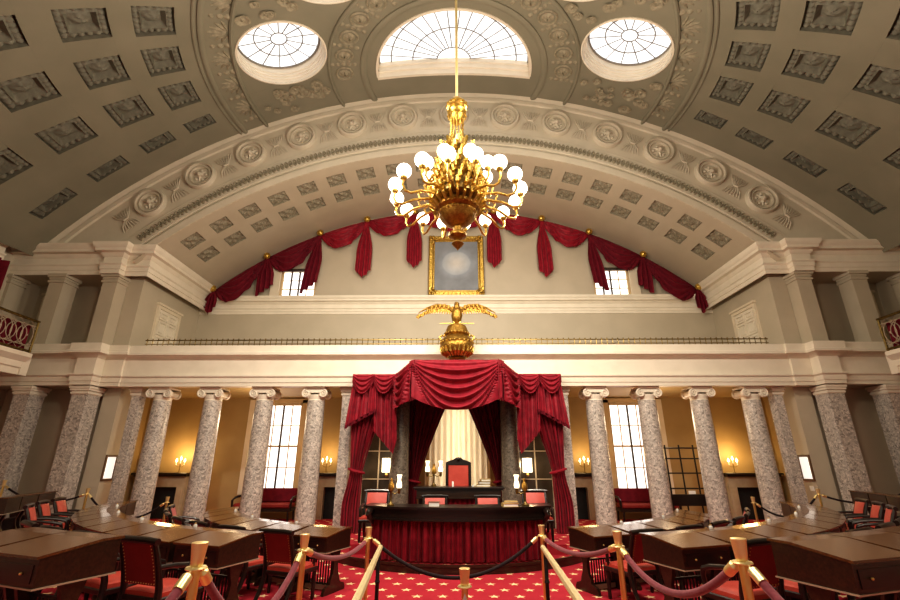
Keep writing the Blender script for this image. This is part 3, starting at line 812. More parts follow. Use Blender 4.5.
# festoon along the rear arch
RX = [-8.69, -6.91, -5.03, -3.30, -1.50, 1.50, 3.30, 5.03, 6.91, 8.69]
zarc = lambda x: ACZ + sqrt(13.36 ** 2 - x * x) - .10
t = thing('festoon_drapery', 'long crimson velvet festoon garland pinned along the rear arch', 'drapery', (0, 15.38, 0))
for i in range(9):
    a, b = (RX[i], -.0, zarc(RX[i])), (RX[i + 1], -.0, zarc(RX[i + 1])); lo = max(abs(RX[i]), abs(RX[i + 1]))
    mb = MB(); dm = [1.0, 1.0, .85, .80, .80][min(i, 8 - i)]
    def f(u, v):
        w = 1 - (2 * u - 1) ** 2
        x = lerp(a[0], b[0], u); zt = zarc(x) + .07
        
        # bottom sags from the chord
        chord = lerp(a[2], b[2], u)
        zb = chord - lerp(.10, dm, w)
        z = lerp(zt, min(zb, zt - .1), v)
        c = v / (.2 + .8 * w)
        d = .13 * (.5 + .5 * sin(2 * pi * 4 * min(c, 1.3) + i)) * min(1, v * 4) * (.3 + .7 * w) + .14 * sin(pi * v * .8) * (.3 + .7 * w)
        return (x, -d - .01, z)
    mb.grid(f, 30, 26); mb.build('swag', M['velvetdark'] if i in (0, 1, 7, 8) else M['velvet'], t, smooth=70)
LT = {0: .95, 1: 1.55, 2: 2.4, 3: 2.35, 4: 2.3}
for i, x in enumerate(RX):
    k = min(i, 9 - i); L = LT[k]; z = zarc(x); s = -1 if x < 0 else 1
    wd = .20 if k == 0 else .28
    sk = (.10 * s, -.1 * s, .5 * s, .1 * s, -.04 * s)[k]
    mb = MB()
    def f(u, v):
        ww = lerp(.06, wd, sst(v * 1.6)); uu = 2 * u - 1
        hem = .30 * abs(uu) if k not in (1, 2) else .45 * (1 - u if s > 0 else u)
        zz = z - v * (L - hem)
        return (x + ww * uu + sk * v * .5, -.16 - .07 * sin(uu * 10) * sst(v * 2), zz)
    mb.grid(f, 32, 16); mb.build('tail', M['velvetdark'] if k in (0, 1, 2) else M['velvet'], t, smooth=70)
    mb = MB(); mb.lathe([(.001, -.02), (.12, -.02), (.125, 0), (.11, .03), (.08, .03), (.07, .05), (.03, .07), (.001, .08)], 18)
    mb.xform(Matrix.Translation((x, -.22, z + .02)) @ Matrix.Rotation(R(90), 4, 'X')); mb.build('rosette', M['gold'], t)

# canopy over the dais
DX = .05
can = thing('dais_canopy', 'crimson velvet canopy with deep swags over the dais', 'canopy', (DX, 0, 0))
FZ, FY = 4.17, 11.2; SZ, SY = 3.95, 11.98
def hem(mb): return mb
swag((-1.10, FY, FZ), (1.10, FY, FZ), 1.24, .92, .10, 5.5, .15, nu=64, nv=100).build('centre_swag', M['velvet'], can, smooth=70)
for s in (-1, 1):
    A, B_ = (s * 1.10, FY, FZ), (s * 1.62, SY, SZ)
    n_ = Vector((s * .84, -.54, 0)).normalized()
    swag(A, B_, 1.00, .95, .06, 5, .12, nrm=n_, nu=30, nv=60).build('side_swag', M['velvet'], can, smooth=70)
    for j in range(2):
        x0, x1 = s * (1.62 + .56 * j), s * (1.62 + .56 * (j + 1))
        swag((x0, SY - .04, SZ), (x1, SY - .04, SZ), 
             .52, .22, .06, 4, .075, nu=30, nv=44).build('pelmet_swag', M['velvet'], can, smooth=70)
    pleats(lambda u: (s * lerp(1.02, 1.20, u), FY - .10 + .25 * u, FZ - .005), lambda u: (s * lerp(1.00, 1.24, u), FY - .10 + .28 * u, FZ - .98 - .05 * u), 2.5, .035, nu=30, grow=.5).build('corner_fold', M['velvet'], can, smooth=70)
    # backing valance with pleated tails
    top = lambda u: (s * lerp(1.60, 2.20, u), SY + .05, SZ - .05)
    bot = lambda u: (s * lerp(1.52, 2.12, u), SY + .02, (lerp(1.95, 2.50, (u - .15) / .85) if u > .15 else lerp(2.30, 1.95, u / .15)))
    pleats(top, bot, 5, .045, nu=90, grow=.4).build('inner_tail', M['velvet'], can, smooth=70)
    top = lambda u: (s * lerp(2.12, 2.72, u), SY + .0, SZ - .05)
    bot = lambda u: (s * lerp(2.08, 2.86, u), SY - .02, lerp(3.05, 2.62, u))
    pleats(top, bot, 5, .045, nu=90, grow=.4).build('outer_tail', M['velvet'], can, smooth=70)
    mb = MB(); mb.grid(lambda u, v: (s * lerp(2.08, 2.86, u), SY - .03 - .035 * (sin(2 * pi * 6 * u + .4 * sin(5 * u + 3))), lerp(3.05, 2.62, u) - .09 * v + .02), 80, 2)
    mb.build('fringe', M['velvetdark'], can, smooth=70)
mb = MB()    # canopy top board
mb.add([(-2.74, SY, SZ), (-1.62, SY, SZ), (-1.10, FY, FZ), (1.10, FY, FZ), (1.62, SY, SZ), (2.74, SY, SZ), (2.74, 12.2, SZ), (-2.74, 12.2, SZ)], [(0, 1, 6, 7), (1, 2, 3, 4), (4, 5, 6), (1, 4, 6)])
mb.build('top_cloth', M['velvet'], can, smooth=0)
# tied front curtains and dark inner curtains
def curtain(xo, xi, ztop, ztie, zbot, tie, bot, y, n, amp, nm, label, mm, grp):
    """xo outer, xi inner edge at the top; tie and bot are (outer, inner) edges lower down"""
    mb = MB()
    def edge(z, k):
        a, b, c = (xo, xi)[k], tie[k], bot[k]
        if z > ztie:
            q = (z - ztie) / (ztop - ztie); return b + (a - b) * (q ** 1.15 if k else sst(q))
        q = sst((ztie - z) / (ztie - zbot) * 1.6); return b + (c - b) * q
    def f(u, v):
        z = lerp(ztop, zbot, v); g = 1 - .45 * math.exp(-((z - ztie) / .25) ** 2)
        x = lerp(edge(z, 0), edge(z, 1), u)
        d = amp * g * (sin(2 * pi * n * u + .6 * sin(3 * u + 2 * v)) + .45 * sin(2 * pi * n * 1.6 * u + 1.3))
        return (x, y - d, z)
    mb.grid(f, 110, 44)
    t = thing('curtain', label, 'curtain', (DX, 0, 0), 0, grp)
    mb.build('curtain_panel', mm, t, smooth=75)
    c = (tie[0] + tie[1]) / 2; w = abs(tie[1] - tie[0]) / 2 + .04
    tb = MB(); tb.tube([(c + w * cos(2 * pi * k / 16), y + .11 * sin(2 * pi * k / 16), ztie + .05 * cos(2 * pi * k / 16) * (1 if c > 0 else -1)) for k in range(17)], .03, 6, cap=False)
    tb.build('tie_back', mm, t)
for s in (-1, 1):
    curtain(s * 2.78, s * 1.72, 3.64, 1.55, .14, (s * 2.70, s * 2.38), (s * 2.84, s * 2.40), 12.21, 7, .055, 'c', 'crimson velvet curtain tied back at the %s edge of the dais' % SIDE[s], M['velvet'], 'front dais curtains')
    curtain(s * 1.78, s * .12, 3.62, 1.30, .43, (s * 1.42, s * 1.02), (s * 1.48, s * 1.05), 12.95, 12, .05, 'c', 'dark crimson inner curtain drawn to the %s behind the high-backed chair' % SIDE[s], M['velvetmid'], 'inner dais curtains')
mb = MB(); mb.grid(lambda u, v: (lerp(-.95, 1.1, u), 15.3 - .045 * sin(u * 70 + .5 * sin(u * 9)), lerp(3.6, .4, v)), 160, 4)
tag(mb.build('sheer_curtain', M['sheer'], smooth=70), 'cream sheer curtain glowing in the central window behind the dais', 'curtain')

# ------------------------------------------------------------------ dais and its furniture
def arcY(x, R_, y0): return y0 + R_ - sqrt(R_ * R_ - x * x)
mb = MB(); n = 48
poly = [(-2.75, 12.5)] + [(x, arcY(x, 3.1, 8.62)) for x in [lerp(-2.75, 2.75, k / n) for k in range(n + 1)]] + [(2.75, 12.5)]
mb.prism([(x + DX, y) for x, y in poly], 'z', 0, .13)
dais = struct(mb.build('floor_dais', M['carpet'], smooth=25))
mb = MB(); mb.grid(lambda u, v: (DX + lerp(-2.75, 2.75, u), arcY(lerp(-2.75, 2.75, u), 3.1, 8.62) - (0.012, .012, .03, .03, 0)[int(round(v * 4))], (0, .10, .11, .145, .15)[int(round(v * 4))]), 60, 4)
struct(mb.build('trim_40', M['wood']))
mb = MB(); mb.box(-1.9 + DX, 1.9 + DX, 10.25, 12.9, .13, .42); struct(mb.build('floor_platform', M['carpet'], smooth=0))
# long clerks' desk
t = thing('long_desk', 'long curved front desk with black top and pleated crimson skirt', 'desk', (DX, 0, 0))
DR = 3.7; DY = 8.62; HW = 1.69
ay = lambda x, o=0: arcY(x, DR, DY) + o
def curved(mb, hw, o0, o1, z0, z1, n=40):
    P = [(lerp(-hw, hw, k / n), ay(lerp(-hw, hw, k / n), o0)) for k in range(n + 1)] + [(lerp(hw, -hw, k / n), ay(lerp(hw, -hw, k / n), o1)) for k in range(n + 1)]
    mb.prism(P, 'z', z0, z1)
mb = MB(); curved(mb, HW, -.02, .62, .985, 1.02); curved(mb, HW - .02, .0, .60, .965, .99); mb.build('desktop', M['darkwood'], t)
mb = MB(); curved(mb, HW - .05, .05, .58, .80, .97); curved(mb, HW - .04, .03, .08, .79, .82); mb.build('apron', M['darkwood'], t)
mb = MB(); mb.grid(lambda u, v: (lerp(-1.58, 1.58, u), ay(lerp(-1.58, 1.58, u), .13) - .045 * sin(u * 2 * pi * 26 + .8 * sin(u * 19)) * (.7 + .3 * v) - .02 * sin(u * 2 * pi * 43), lerp(.82, .16, v)), 420, 6)
mb.build('skirt', M['velvetmid'], t, smooth=70)
for s in (-1, 1):
    mb = MB(); x = s * 1.58
    mb.tube([(x, ay(x, .03), .96), (x + s * .03, ay(x, -.01), .88), (x - s * .01, ay(x, .05), .80), (x - s * .04, ay(x, .08), .72)], [.07, .06, .05, .02], 8)
    mb.ball((x + s * .02, ay(x, 0), .91), .06, 8, 6); mb.build('carved_bracket', M['darkwood'], t)
    mb = MB(); mb.box(s * 1.46, s * 1.54, ay(1.5, .2), ay(1.5, .55), .13, .80); mb.build('end_panel', M['darkwood'], t, smooth=0)
# raised presiding desk
t = thing('presiding_desk', 'small raised presiding desk with crimson skirt, in front of the high-backed chair', 'desk', (DX + .03, 10.55, .42))
mb = MB(); mb.box(-.98, .98, -.06, .60, .80, .835, .008); mb.box(-.95, .95, -.03, .57, .775, .80); mb.build('desktop', M['darkwood'], t, smooth=0)
mb = MB(); mb.box(-.90, .90, 0, .55, .60, .78); mb.box(-.91, .91, -.015, 0, .60, .63); mb.build('apron', M['wood'], t, smooth=0)
mb = MB(); mb.grid(lambda u, v: (lerp(-.72, .72, u), .08 - .03 * sin(u * 2 * pi * 14) , lerp(.62, 0, v)), 160, 4); mb.build('skirt', M['velvet'], t, smooth=70)
for s in (-1, 1):
    mb = MB(); mb.lathe([(.05, 0), (.06, .04), (.035, .10), (.055, .2), (.06, .3), (.035, .42), (.05, .50), (.055, .60)], 12, (s * .82, .08, 0)); mb.build('leg', M['darkwood'], t)

def hchair(label, loc, rz):
    t = thing('high_backed_chair', label, 'chair', loc, rz)
    mb = MB(); mb.box(-.30, .30, -.28, .28, .40, .50, .03); mb.build('seat', M['leather'], t)
    mb = MB(); mb.box(-.25, .25, .25, .31, .52, 1.28, .02); mb.build('backrest', M['leather'], t)
    mb = MB(); mb.box(-.31, -.245, .25, .33, .3, 1.30, .01); mb.box(.245, .31, .25, .33, .3, 1.30, .01)
    P = [(-.31, 1.27), (.31, 1.27), (.31, 1.33), (.22, 1.37), (.12, 1.40), (.06, 1.44), (0, 1.455), (-.06, 1.44), (-.12, 1.40), (-.22, 1.37), (-.31, 1.33)]
    mb.prism(P, 'y', .245, .335); mb.ball((0, .24, 1.40), .05, 8, 6)
    mb.build('back_frame', M['darkwood'], t)
    for sx in (-1, 1):
        for sy in (-1, 1):
            mb = MB(); mb.tube([(sx * .26, sy * .24, .40), (sx * .26, sy * .25, .2), (sx * .27, sy * .27, 0)], [.035, .028, .022], 8); mb.build('leg', M['darkwood'], t)
        mb = MB(); mb.tube([(sx * .29, .26, .72), (sx * .30, .05, .70), (sx * .30, -.22, .69), (sx * .29, -.24, .62), (sx * .28, -.22, .48)], .025, 8); mb.build('arm', M['darkwood'], t)
    return t
hchair('high-backed red chair with carved crest behind the presiding desk', (DX + .03, 11.55, .42), 0)

# senate chair prototype: origin on floor under the seat, faces +y
def senate_chair(leather_front, leather_back):
    t = thing('senate_chair', 'x', 'chair', (0, 0, 0), 0, None)
    mb = MB(); mb.grid(lambda u, v: (lerp(-.25, .25, u), lerp(-.22, .25, v), .44 + .035 * (1 - (2 * u - 1) ** 4) * (1 - (2 * v - 1) ** 4)), 12, 12)
    mb.box(-.25, .25, -.22, .25, .40, .442); mb.build('seat', leather_front, t, smooth=60)
    mb = MB(); mb.box(-.265, .265, -.235, .265, .35, .405, .01); mb.build('seat_frame', M['darkwood'], t)
    def by(z): return -.215 - .16 * ((z - .44) / .5) ** 1.4 if z > .44 else -.215
    mb = MB(); mb.grid(lambda u, v: (lerp(-.205, .205, u), by(lerp(.50, .86, v)) + .028 + .02 * sin(pi * u), lerp(.50, .86, v)), 8, 8)
    mb.grid(lambda u, v: (lerp(.205, -.205, u), by(lerp(.50, .86, v)) + .03, lerp(.50, .86, v)), 2, 8)
    mb.build('backrest', leather_front, t, smooth=60)
    mb = MB(); mb.grid(lambda u, v: (lerp(-.205, .205, u), by(lerp(.50, .86, v)) - .015, lerp(.50, .86, v)), 8, 8); bp = mb.build('back_panel', leather_back, t, smooth=60)
    mb = MB()
    for k in range(12):
        z = lerp(.52, .85, k / 11)
        for x in (-.195, .195): mb.ball((x, by(z) - .018, z), .0055, 5, 4)
    for k in range(12): mb.ball((lerp(-.19, .19, k / 11), by(.515) - .018, .515), .0055, 5, 4)
    mb.build('nail_trim', M['brass'], bp)
    for sx in (-1, 1):
        mb = MB(); pts = [(sx * .235, by(z), z) for z in (.88, .78, .68, .58, .48)] + [(sx * .235, -.215, .40), (sx * .235, -.225, .30), (sx * .238, -.27, .18), (sx * .24, -.34, .06), (sx * .24, -.385, 0)]
        mb.tube(pts, [.022, .026, .028, .03, .032, .034, .032, .028, .024, .022], 8); mb.build('leg', M['darkwood'], t)
        mb = MB(); mb.lathe([(.028, .35), (.03, .30), (.022, .27), (.03, .22), (.022, .08), (.026, .03), (.018, 0)], 10, (sx * .225, .235, 0)); mb.build('leg', M['darkwood'], t)
        mb = MB(); mb.tube([(sx * .24, by(.66), .66), (sx * .25, -.10, .655), (sx * .255, .08, .63), (sx * .25, .17, .60), (sx * .245, .19, .54), (sx * .24, .18, .42)], [.022, .022, .024, .028, .024, .022], 8); mb.build('arm', M['darkwood'], t)
    mb = MB(); mb.tube([(-.275, by(.885), .885), (-.15, by(.885) - .01, .895), (.15, by(.885) - .01, .895), (.275, by(.885), .885)], .032, 10); mb.build('crest_rail', M['darkwood'], t)
    return t
chair0 = senate_chair(M['leather'], M['leatherdark']); chair_used = False
def put_chair(loc, rz, label, group):
    global chair_used
    if not chair_used:
        chair_used = True; chair0.location = loc; chair0.rotation_euler = (0, 0, rz); chair0['label'] = label; chair0['group'] = group; return chair0
    return dup(chair0, loc, rz, label, group)
G = 'clerk chairs behind the long desk'
put_chair((DX - .47, 9.95, .20), pi, 'left of the two red clerk chairs in front of the presiding desk', G)
put_chair((DX + .62, 9.95, .20), pi, 'right of the two red clerk chairs in front of the presiding desk', G)
put_chair((DX - 1.68, 10.0, .30), pi, 'red leather chair beside the left tied curtain, behind the long desk', G)
put_chair((DX + 1.60, 10.0, .30), pi, 'red leather chair beside the right tied curtain, behind the long desk', G)
mb = MB(); mb.box(-1.1 + DX, 1.2 + DX, 9.5, 10.3, .13, .20); struct(mb.build('floor_step', M['carpet'], smooth=0))
for s in (-1, 1):
    mb = MB(); mb.box(DX + s * 1.30, DX + s * 2.05, 9.6, 10.45, .13, .30); struct(mb.build('floor_step_' + SIDE[s], M['carpet'], smooth=0))

# senators' desk prototype: origin on floor under the middle of the sitter's edge, faces +y
W = .64
def senate_desk():
    t = thing('senate_desk', 'x', 'desk', (0, 0, 0), 0, None); h = W / 2
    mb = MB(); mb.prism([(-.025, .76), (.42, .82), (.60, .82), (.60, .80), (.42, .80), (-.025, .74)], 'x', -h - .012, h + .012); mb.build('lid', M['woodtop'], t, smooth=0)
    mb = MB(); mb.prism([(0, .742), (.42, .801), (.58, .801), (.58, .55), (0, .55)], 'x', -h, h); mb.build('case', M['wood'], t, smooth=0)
    mb = MB(); mb.box(-h - .012, h + .012, -.010, .590, .540, .551); mb.build('edge_moulding', M['edge'], t, smooth=0)
    mb = MB(); mb.box(-h + .04, h - .04, -.006, .01, .58, .70); d = mb.build('drawer', M['darkwood'], t, smooth=0)
    for sx in (-1, 1):
        mb = MB(); mb.ball((sx * .17, -.016, .64), .011, 8, 6); mb.build('knob', M['brass'], d)
        mb = MB(); P = [(.20, .55), (.40, .55), (.37, .44), (.345, .36), (.36, .26), (.40, .18), (.42, .12), (.52, .09), (.55, .04), (.55, 0), (.05, 0), (.05, .04), (.08, .09), (.18, .12), (.20, .18), (.24, .26), (.255, .36), (.23, .44)]
        x = sx * (h - .05); mb.prism(P, 'x', x - .022, x + .022); mb.build('leg', M['wood'], t, smooth=40)
    g = MB()
    for k in range(11): x = lerp(-h + .09, h - .09, k / 10); g.box(x - .007, x + .007, .33, .345, .10, .40)
    g.box(-h + .07, h - .07, .325, .35, .39, .41); g.box(-h + .07, h - .07, .325, .35, .08, .10); g.build('vent_grille', M['black'], t, smooth=0)
    mb = MB(); mb.box(-h + .08, h - .08, .30, .36, .02, .08); mb.build('foot_rail', M['edge'], t, smooth=0)
    return t
desk0 = senate_desk(); desk_used = False
def put_desk(loc, rz, label, group):
    global desk_used
    if not desk_used:
        desk_used = True; desk0.location = loc; desk0.rotation_euler = (0, 0, rz); desk0['label'] = label; desk0['group'] = group; return desk0
    return dup(desk0, loc, rz, label, group)
def inkwell(loc, rz, label):
    t = thing('inkwell', label, 'inkwell', loc, rz, 'inkwells on the senate desks')
    mb = MB(); mb.lathe([(.022, 0), (.024, .008), (.022, .028), (.012, .034), (.012, .04)], 12); mb.build('bottle', M['inkglass'], t)
    mb = MB(); mb.lathe([(.014, .04), (.014, .047), (.001, .054)], 12); mb.build('stopper', M['brass'], t)
    return t
ORD = ['first', 'second', 'third', 'fourth', 'fifth', 'sixth', 'seventh', 'eighth', 'ninth', 'tenth', 'eleventh', 'twelfth', 'thirteenth', 'fourteenth', 'fifteenth', 'sixteenth', 'seventeenth', 'eighteenth']
ROWS = [('nearest', 9.38, .36, {-1: 18.8, 1: 17.1}), ('middle', 7.68, .18, {-1: 18.7, 1: 17.6}), ('farthest', 5.66, 0.0, {-1: 18.8, 1: 20.5})]
CAMX, CAMY = 0, 0
SHOW = {}
ink0 = None
for nm, r, z, st in ROWS:
    step = (.70 if nm != 'farthest' else .73) / (r - .3)
    for s in (-1, 1):
        a = R(st[s]) + asin(W / 2 / r) ; k = 0
        amax = {'nearest': R(78), 'middle': R(73.5), 'farthest': R(70)}[nm]
        while a < amax:
            x, y = CX + s * r * sin(a), CY - r * cos(a)
            rz = s * a
            d = y * .942 + (z + .75 - 1.77) * .335
            vis = abs(x) < 1.02 * d + .55
            if vis:
                put_desk((x, y, z), rz, 'mahogany senate desk, %s from the centre aisle in the %s row on the %s' % (ORD[k], nm, SIDE[s]), 'senate desks in the %s row' % nm)
                rc = r + .34
                xc, yc = CX + s * rc * sin(a), CY - rc * cos(a)
                if nm == 'farthest' or (nm == 'middle' and not R(42) < a < R(57)):
                    put_chair((xc, yc, z), rz, 'red leather armchair at the %s desk from the aisle, %s row on the %s' % (ORD[k], nm, SIDE[s]), 'senate chairs in the %s row' % nm)
                if nm != 'nearest' and k % 2 == 1 and k < 9:
                    q = r - .54; a2 = a + .06 / r * (1 if k % 2 else -1)
                    lo = (CX + s * q * sin(a2), CY - q * cos(a2), z + .82)
                    lb = 'pale glass inkwell on the %s desk from the aisle, %s row on the %s' % (ORD[k], nm, SIDE[s])
                    if ink0 is None: ink0 = inkwell(lo, rz, lb)
                    else: dup(ink0, lo, rz, lb)
            a += step; k += 1

# ------------------------------------------------------------------ stanchions, ropes, handrails
def stanchion():
    t = thing('stanchion', 'x', 'stanchion', (0, 0, 0), 0, 'brass rope stanchions')
    mb = MB(); mb.lathe([(.025, .02), (.025, .90)], 16); mb.build('post', M['brass'], t)
    mb = MB(); mb.lathe([(.026, .885), (.032, .895), (.034, .92), (.041, .985), (.042, .998), (.038, 1.0), (.001, 1.002)], 20); mb.build('cap', M['brasscap'], t)
    mb = MB(); mb.lathe([(.026, .868), (.05, .870), (.055, .876), (.05, .884), (.026, .886)], 20); mb.build('collar', M['brasscap'], t)
    mb = MB(); mb.lathe([(.16, 0), (.16, .015), (.13, .03), (.05, .045), (.03, .07)], 24); mb.build('base', M['brass'], t)
    return t
POSTS = {}
sp0 = stanchion(); fp = True
PL = [('l1', -1.38, 2.74, .36, 'brass stanchion in the near left foreground, left side of the aisle'),
      ('l2', -1.30, 4.37, .18, 'middle brass stanchion on the left side of the aisle'),
      ('l3', -1.08, 6.29, 0, 'brass stanchion at the far left corner of the aisle, before the long desk'),
      ('r1', 1.61, 2.91, .36, 'brass stanchion in the near right foreground, right side of the aisle'),
      ('r2', 1.46, 4.58, .18, 'middle brass stanchion on the right side of the aisle'),
      ('r3', 1.11, 6.51, 0, 'brass stanchion at the far right corner of the aisle, before the long desk'),
      ('c', .07, 3.98, 0, 'brass stanchion alone in the middle of the aisle, with an added white reflection'),
      ('l4', -8.66, 11.5, .18, 'brass stanchion by the left pier behind the red chairs'),
      ('r4', 8.42, 11.5, .18, 'brass stanchion by the right pier behind the red chairs'),
      ('l5', -6.70, 11.45, 0, 'brass stanchion in front of the left fireplace'),
      ('r5', 6.88, 11.5, 0, 'brass stanchion in front of the right fireplace')]
for key, x, y, z, lb in PL:
    POSTS[key] = (x, y, z)
    if fp: sp0.location = (x, y, z); sp0['label'] = lb; fp = False
    else: dup(sp0, (x, y, z), 0, lb)
def rope(a, b, sag, r, m, label, both=True):
    """a, b: post tops on the floor coordinates (x,y,z of floor) or free points"""
    A = Vector((a[0], a[1], a[2] + .865)); B2 = Vector((b[0], b[1], b[2] + .865)); d = (B2 - A).normalized()
    A = A + Vector((d.x, d.y, 0)) * .05; B2 = B2 - Vector((d.x, d.y, 0)) * .05
    pts = []; N = 28
    for k in range(N + 1):
        q = k / N; p = A.lerp(B2, q); p.z -= sag * (1 - (2 * q - 1) ** 2); pts.append(p)
    t = thing('velvet_rope', label, 'rope', tuple(A), 0, 'velvet ropes between the stanchions')
    L = lambda P: [tuple(p - A) for p in P]
    # trim the ends by arc length for the brass sleeves
    e = .11; acc = 0; i0 = 1
    while (pts[i0] - A).length < e and i0 < N // 2: i0 += 1
    i1 = N - i0
    mb = MB(); mb.tube(L(pts[i0 - 1:i1 + 2]), r, 12); mb.build('rope', m, t)
    for P in (pts[:i0 + 1], pts[i1:][::-1]):
        mb = MB(); p0, p1 = P[0], P[0] + (P[-1] - P[0]).normalized() * max(e, .02)
        mb.tube(L([p0 + (p1 - p0) * .12, p0 + (p1 - p0) * .2, p0 + (p1 - p0) * .25, p1]), [r * .6, r * 1.0, r * 1.22, r * 1.22], 12)
        mb.tube(L([p0 + Vector((0, 0, .012)) - (p1 - p0) * .15, p0 + (p1 - p0) * .15]), .007, 6)
        mb.build('brass_end', M['brasscap'], t)
rr = .024
rope(POSTS['l1'], POSTS['l2'], .34, rr, M['rope'], 'mauve velvet rope on the left between the nearest and middle stanchions')
rope(POSTS['l2'], POSTS['l3'], .12, rr, M['rope'], 'mauve velvet rope on the left between the middle and far stanchions')
rope(POSTS['r1'], POSTS['r2'], .24, rr, M['rope'], 'mauve velvet rope on the right between the nearest and middle stanchions')
rope(POSTS['r2'], POSTS['r3'], .12, rr, M['rope'], 'mauve velvet rope on the right between the middle and far stanchions')
rope(POSTS['l3'], POSTS['r3'], .44, .022, M['ropedark'], 'black velvet rope sagging across the aisle before the long desk')
dup(sp0, (-1.42, 1.0, .36), 0, 'brass stanchion just outside the frame at the lower left'); dup(sp0, (1.75, 1.1, .36), 0, 'brass stanchion just outside the frame at the lower right')
rope((-1.42, 1.0, .36), POSTS['l1'], .30, rr, M['rope'], 'mauve velvet rope running out of the frame at the lower left')
rope((1.75, 1.1, .36), POSTS['r1'], .30, rr, M['rope'], 'mauve velvet rope running out of the frame at the lower right')
for s, k in ((-1, 'l4'), (1, 'r4')):
    dup(sp0, (s * 10.7, 11.5, .36), 0, 'brass stanchion at the foot of the outermost %s pilaster' % SIDE[s])
    rope((s * 10.7, 11.5, .36), POSTS[k], .25, .022, M['ropedark'], 'dark rope from the %s pier stanchion toward the outermost pilaster' % SIDE[s])
rope(POSTS['l4'], POSTS['l5'], .42, .022, M['ropedark'], 'dark rope between the left pier stanchion and the left fireplace stanchion')
rope(POSTS['r5'], POSTS['r4'], .36, .022, M['ropedark'], 'dark rope between the right pier stanchion and the right fireplace stanchion')
mb = MB(); mb.box(-.016, .016, -.004, .004, 0, .10); mb.prism([(-.016, .10), (.016, .10), (0, .14)], 'y', -.004, .004)  # white plate standing in for a reflection on the post
tag(mb.build('post_glint', M['paper'], loc=(.07, 3.945, .70), smooth=0), 'small white pointed plate added as a reflection on the middle aisle stanchion', 'card')
for s in (-1, 1):
    xo = .97 if s < 0 else 1.12
    t = thing('handrail', 'pale sloping handrail with dark posts on the %s side of the aisle' % SIDE[s], 'handrail', (0, 0, 0), 0, 'aisle handrails')
    mb = MB(); mb.tube([(s * (xo - .06), 6.2, .79), (s * (xo - .44), 2.4, 1.00)], .030, 8); mb.build('rail', M['railpaint'], t)
    for (yy, zt, xx) in ((6.0, .79, xo - .07), (2.9, .95, xo - .39)):
        mb = MB(); mb.lathe([(.05, 0), (.05, .02), (.022, .05), (.022, .45), (.032, .47), (.022, .49), (.022, zt)], 10, (s * xx, yy, 0)); mb.build('post', M['black'], t)

# ------------------------------------------------------------------ lamps, books and small things on the dais
def argand(label, loc, rz=0, sc=1.0, sides=(-1, 1)):
    t = thing('table_lamp', label, 'lamp', loc, rz, 'oil lamps on the dais')
    def S(p): return [(a * sc, b * sc) for a, b in p]
    mb = MB(); mb.lathe(S([(.075, 0), (.075, .02), (.05, .035), (.03, .06), (.018, .09), (.018, .26), (.03, .28)]), 16); mb.build('base', M['bronze'], t)
    mb = MB(); mb.lathe(S([(.001, .27), (.05, .28), (.06, .33), (.055, .40), (.03, .44), (.025, .47), (.035, .49), (.001, .52)]), 16); mb.build('reservoir', M['golddark'], t)
    for sx in sides:
        x = sx * .16 * sc
        mb = MB(); mb.tube([(0, 0, .26 * sc), (x * .5, 0, .22 * sc), (x, 0, .26 * sc)], .012 * sc, 8)
        mb.lathe(S([(.02, .22), (.03, .26), (.03, .32), (.045, .33)]), 14, (x, 0, 0)); mb.build('arm', M['bronze'], t)
        mb = MB(); mb.lathe(S([(.045, .33), (.055, .37), (.05, .42), (.032, .47), (.036, .52), (.055, .58)]), 16, (x, 0, 0)); mb.build('glass_shade', M['lampglass'], t)
    return t
argand('single-branched lamp with glowing glass at the left end of the long desk', (DX - 1.22, 8.98, 1.02), 0, .9, (1,))
argand('single-branched lamp with glowing glass at the right end of the long desk', (DX + 1.22, 8.98, 1.02), 0, .9, (-1,))
argand('two-branched lamp on the raised presiding desk', (DX - .52, 10.85, 1.255), 0, .92)
def book(label, loc, w, d, h, rz, m, n=1):
    t = thing('book', label, 'book', loc, rz, 'books on the dais desks')
    mb = MB(); mb.box(-w, w, -d, d, 0, .008); mb.box(-w, w, -d, d, h - .008, h); mb.box(-w, -w + .008, -d, d, 0, h); mb.build('cover', m, t, smooth=0)
    mb = MB(); mb.box(-w + .008, w - .012, -d + .01, d - .01, .008, h - .008); mb.build('pages', M['paper'], t, smooth=0)
book('brown book standing on the front edge of the long desk', (DX - .42, 8.75, 1.02), .10, .05, .085, 0, M['bookbrown'])
book('yellow-tan book lying at the right of the long desk', (DX + .92, 8.82, 1.02), .14, .10, .06, .1, M['book'])
book('tan book on top of the yellow-tan book on the long desk', (DX + .94, 8.82, 1.08), .12, .09, .03, -.1, M['book'])
for k, (mm, lb) in enumerate(((M['book'], 'bottom book of the stack on the presiding desk'), (M['bookbrown'], 'middle book of the stack on the presiding desk'), (M['book'], 'top book of the stack on the presiding desk'))):
    book(lb, (DX + .60 + .02 * (k - 1), 10.85, 1.255 + .052 * k), .15 - .02 * k, .10, .05, .1 * (k - 1), mm)
mb = MB(); mb.lathe([(.022, 0), (.022, .09), (.018, .10), (.004, .11)], 10); tag(mb.build('candle', M['paper'], loc=(DX - .10, 10.75, 1.255)), 'short white candle on the presiding desk', 'candle')
t = inkwell((DX + .34, 10.75, 1.255), 0, 'glass inkwell on the presiding desk beside the book stack')
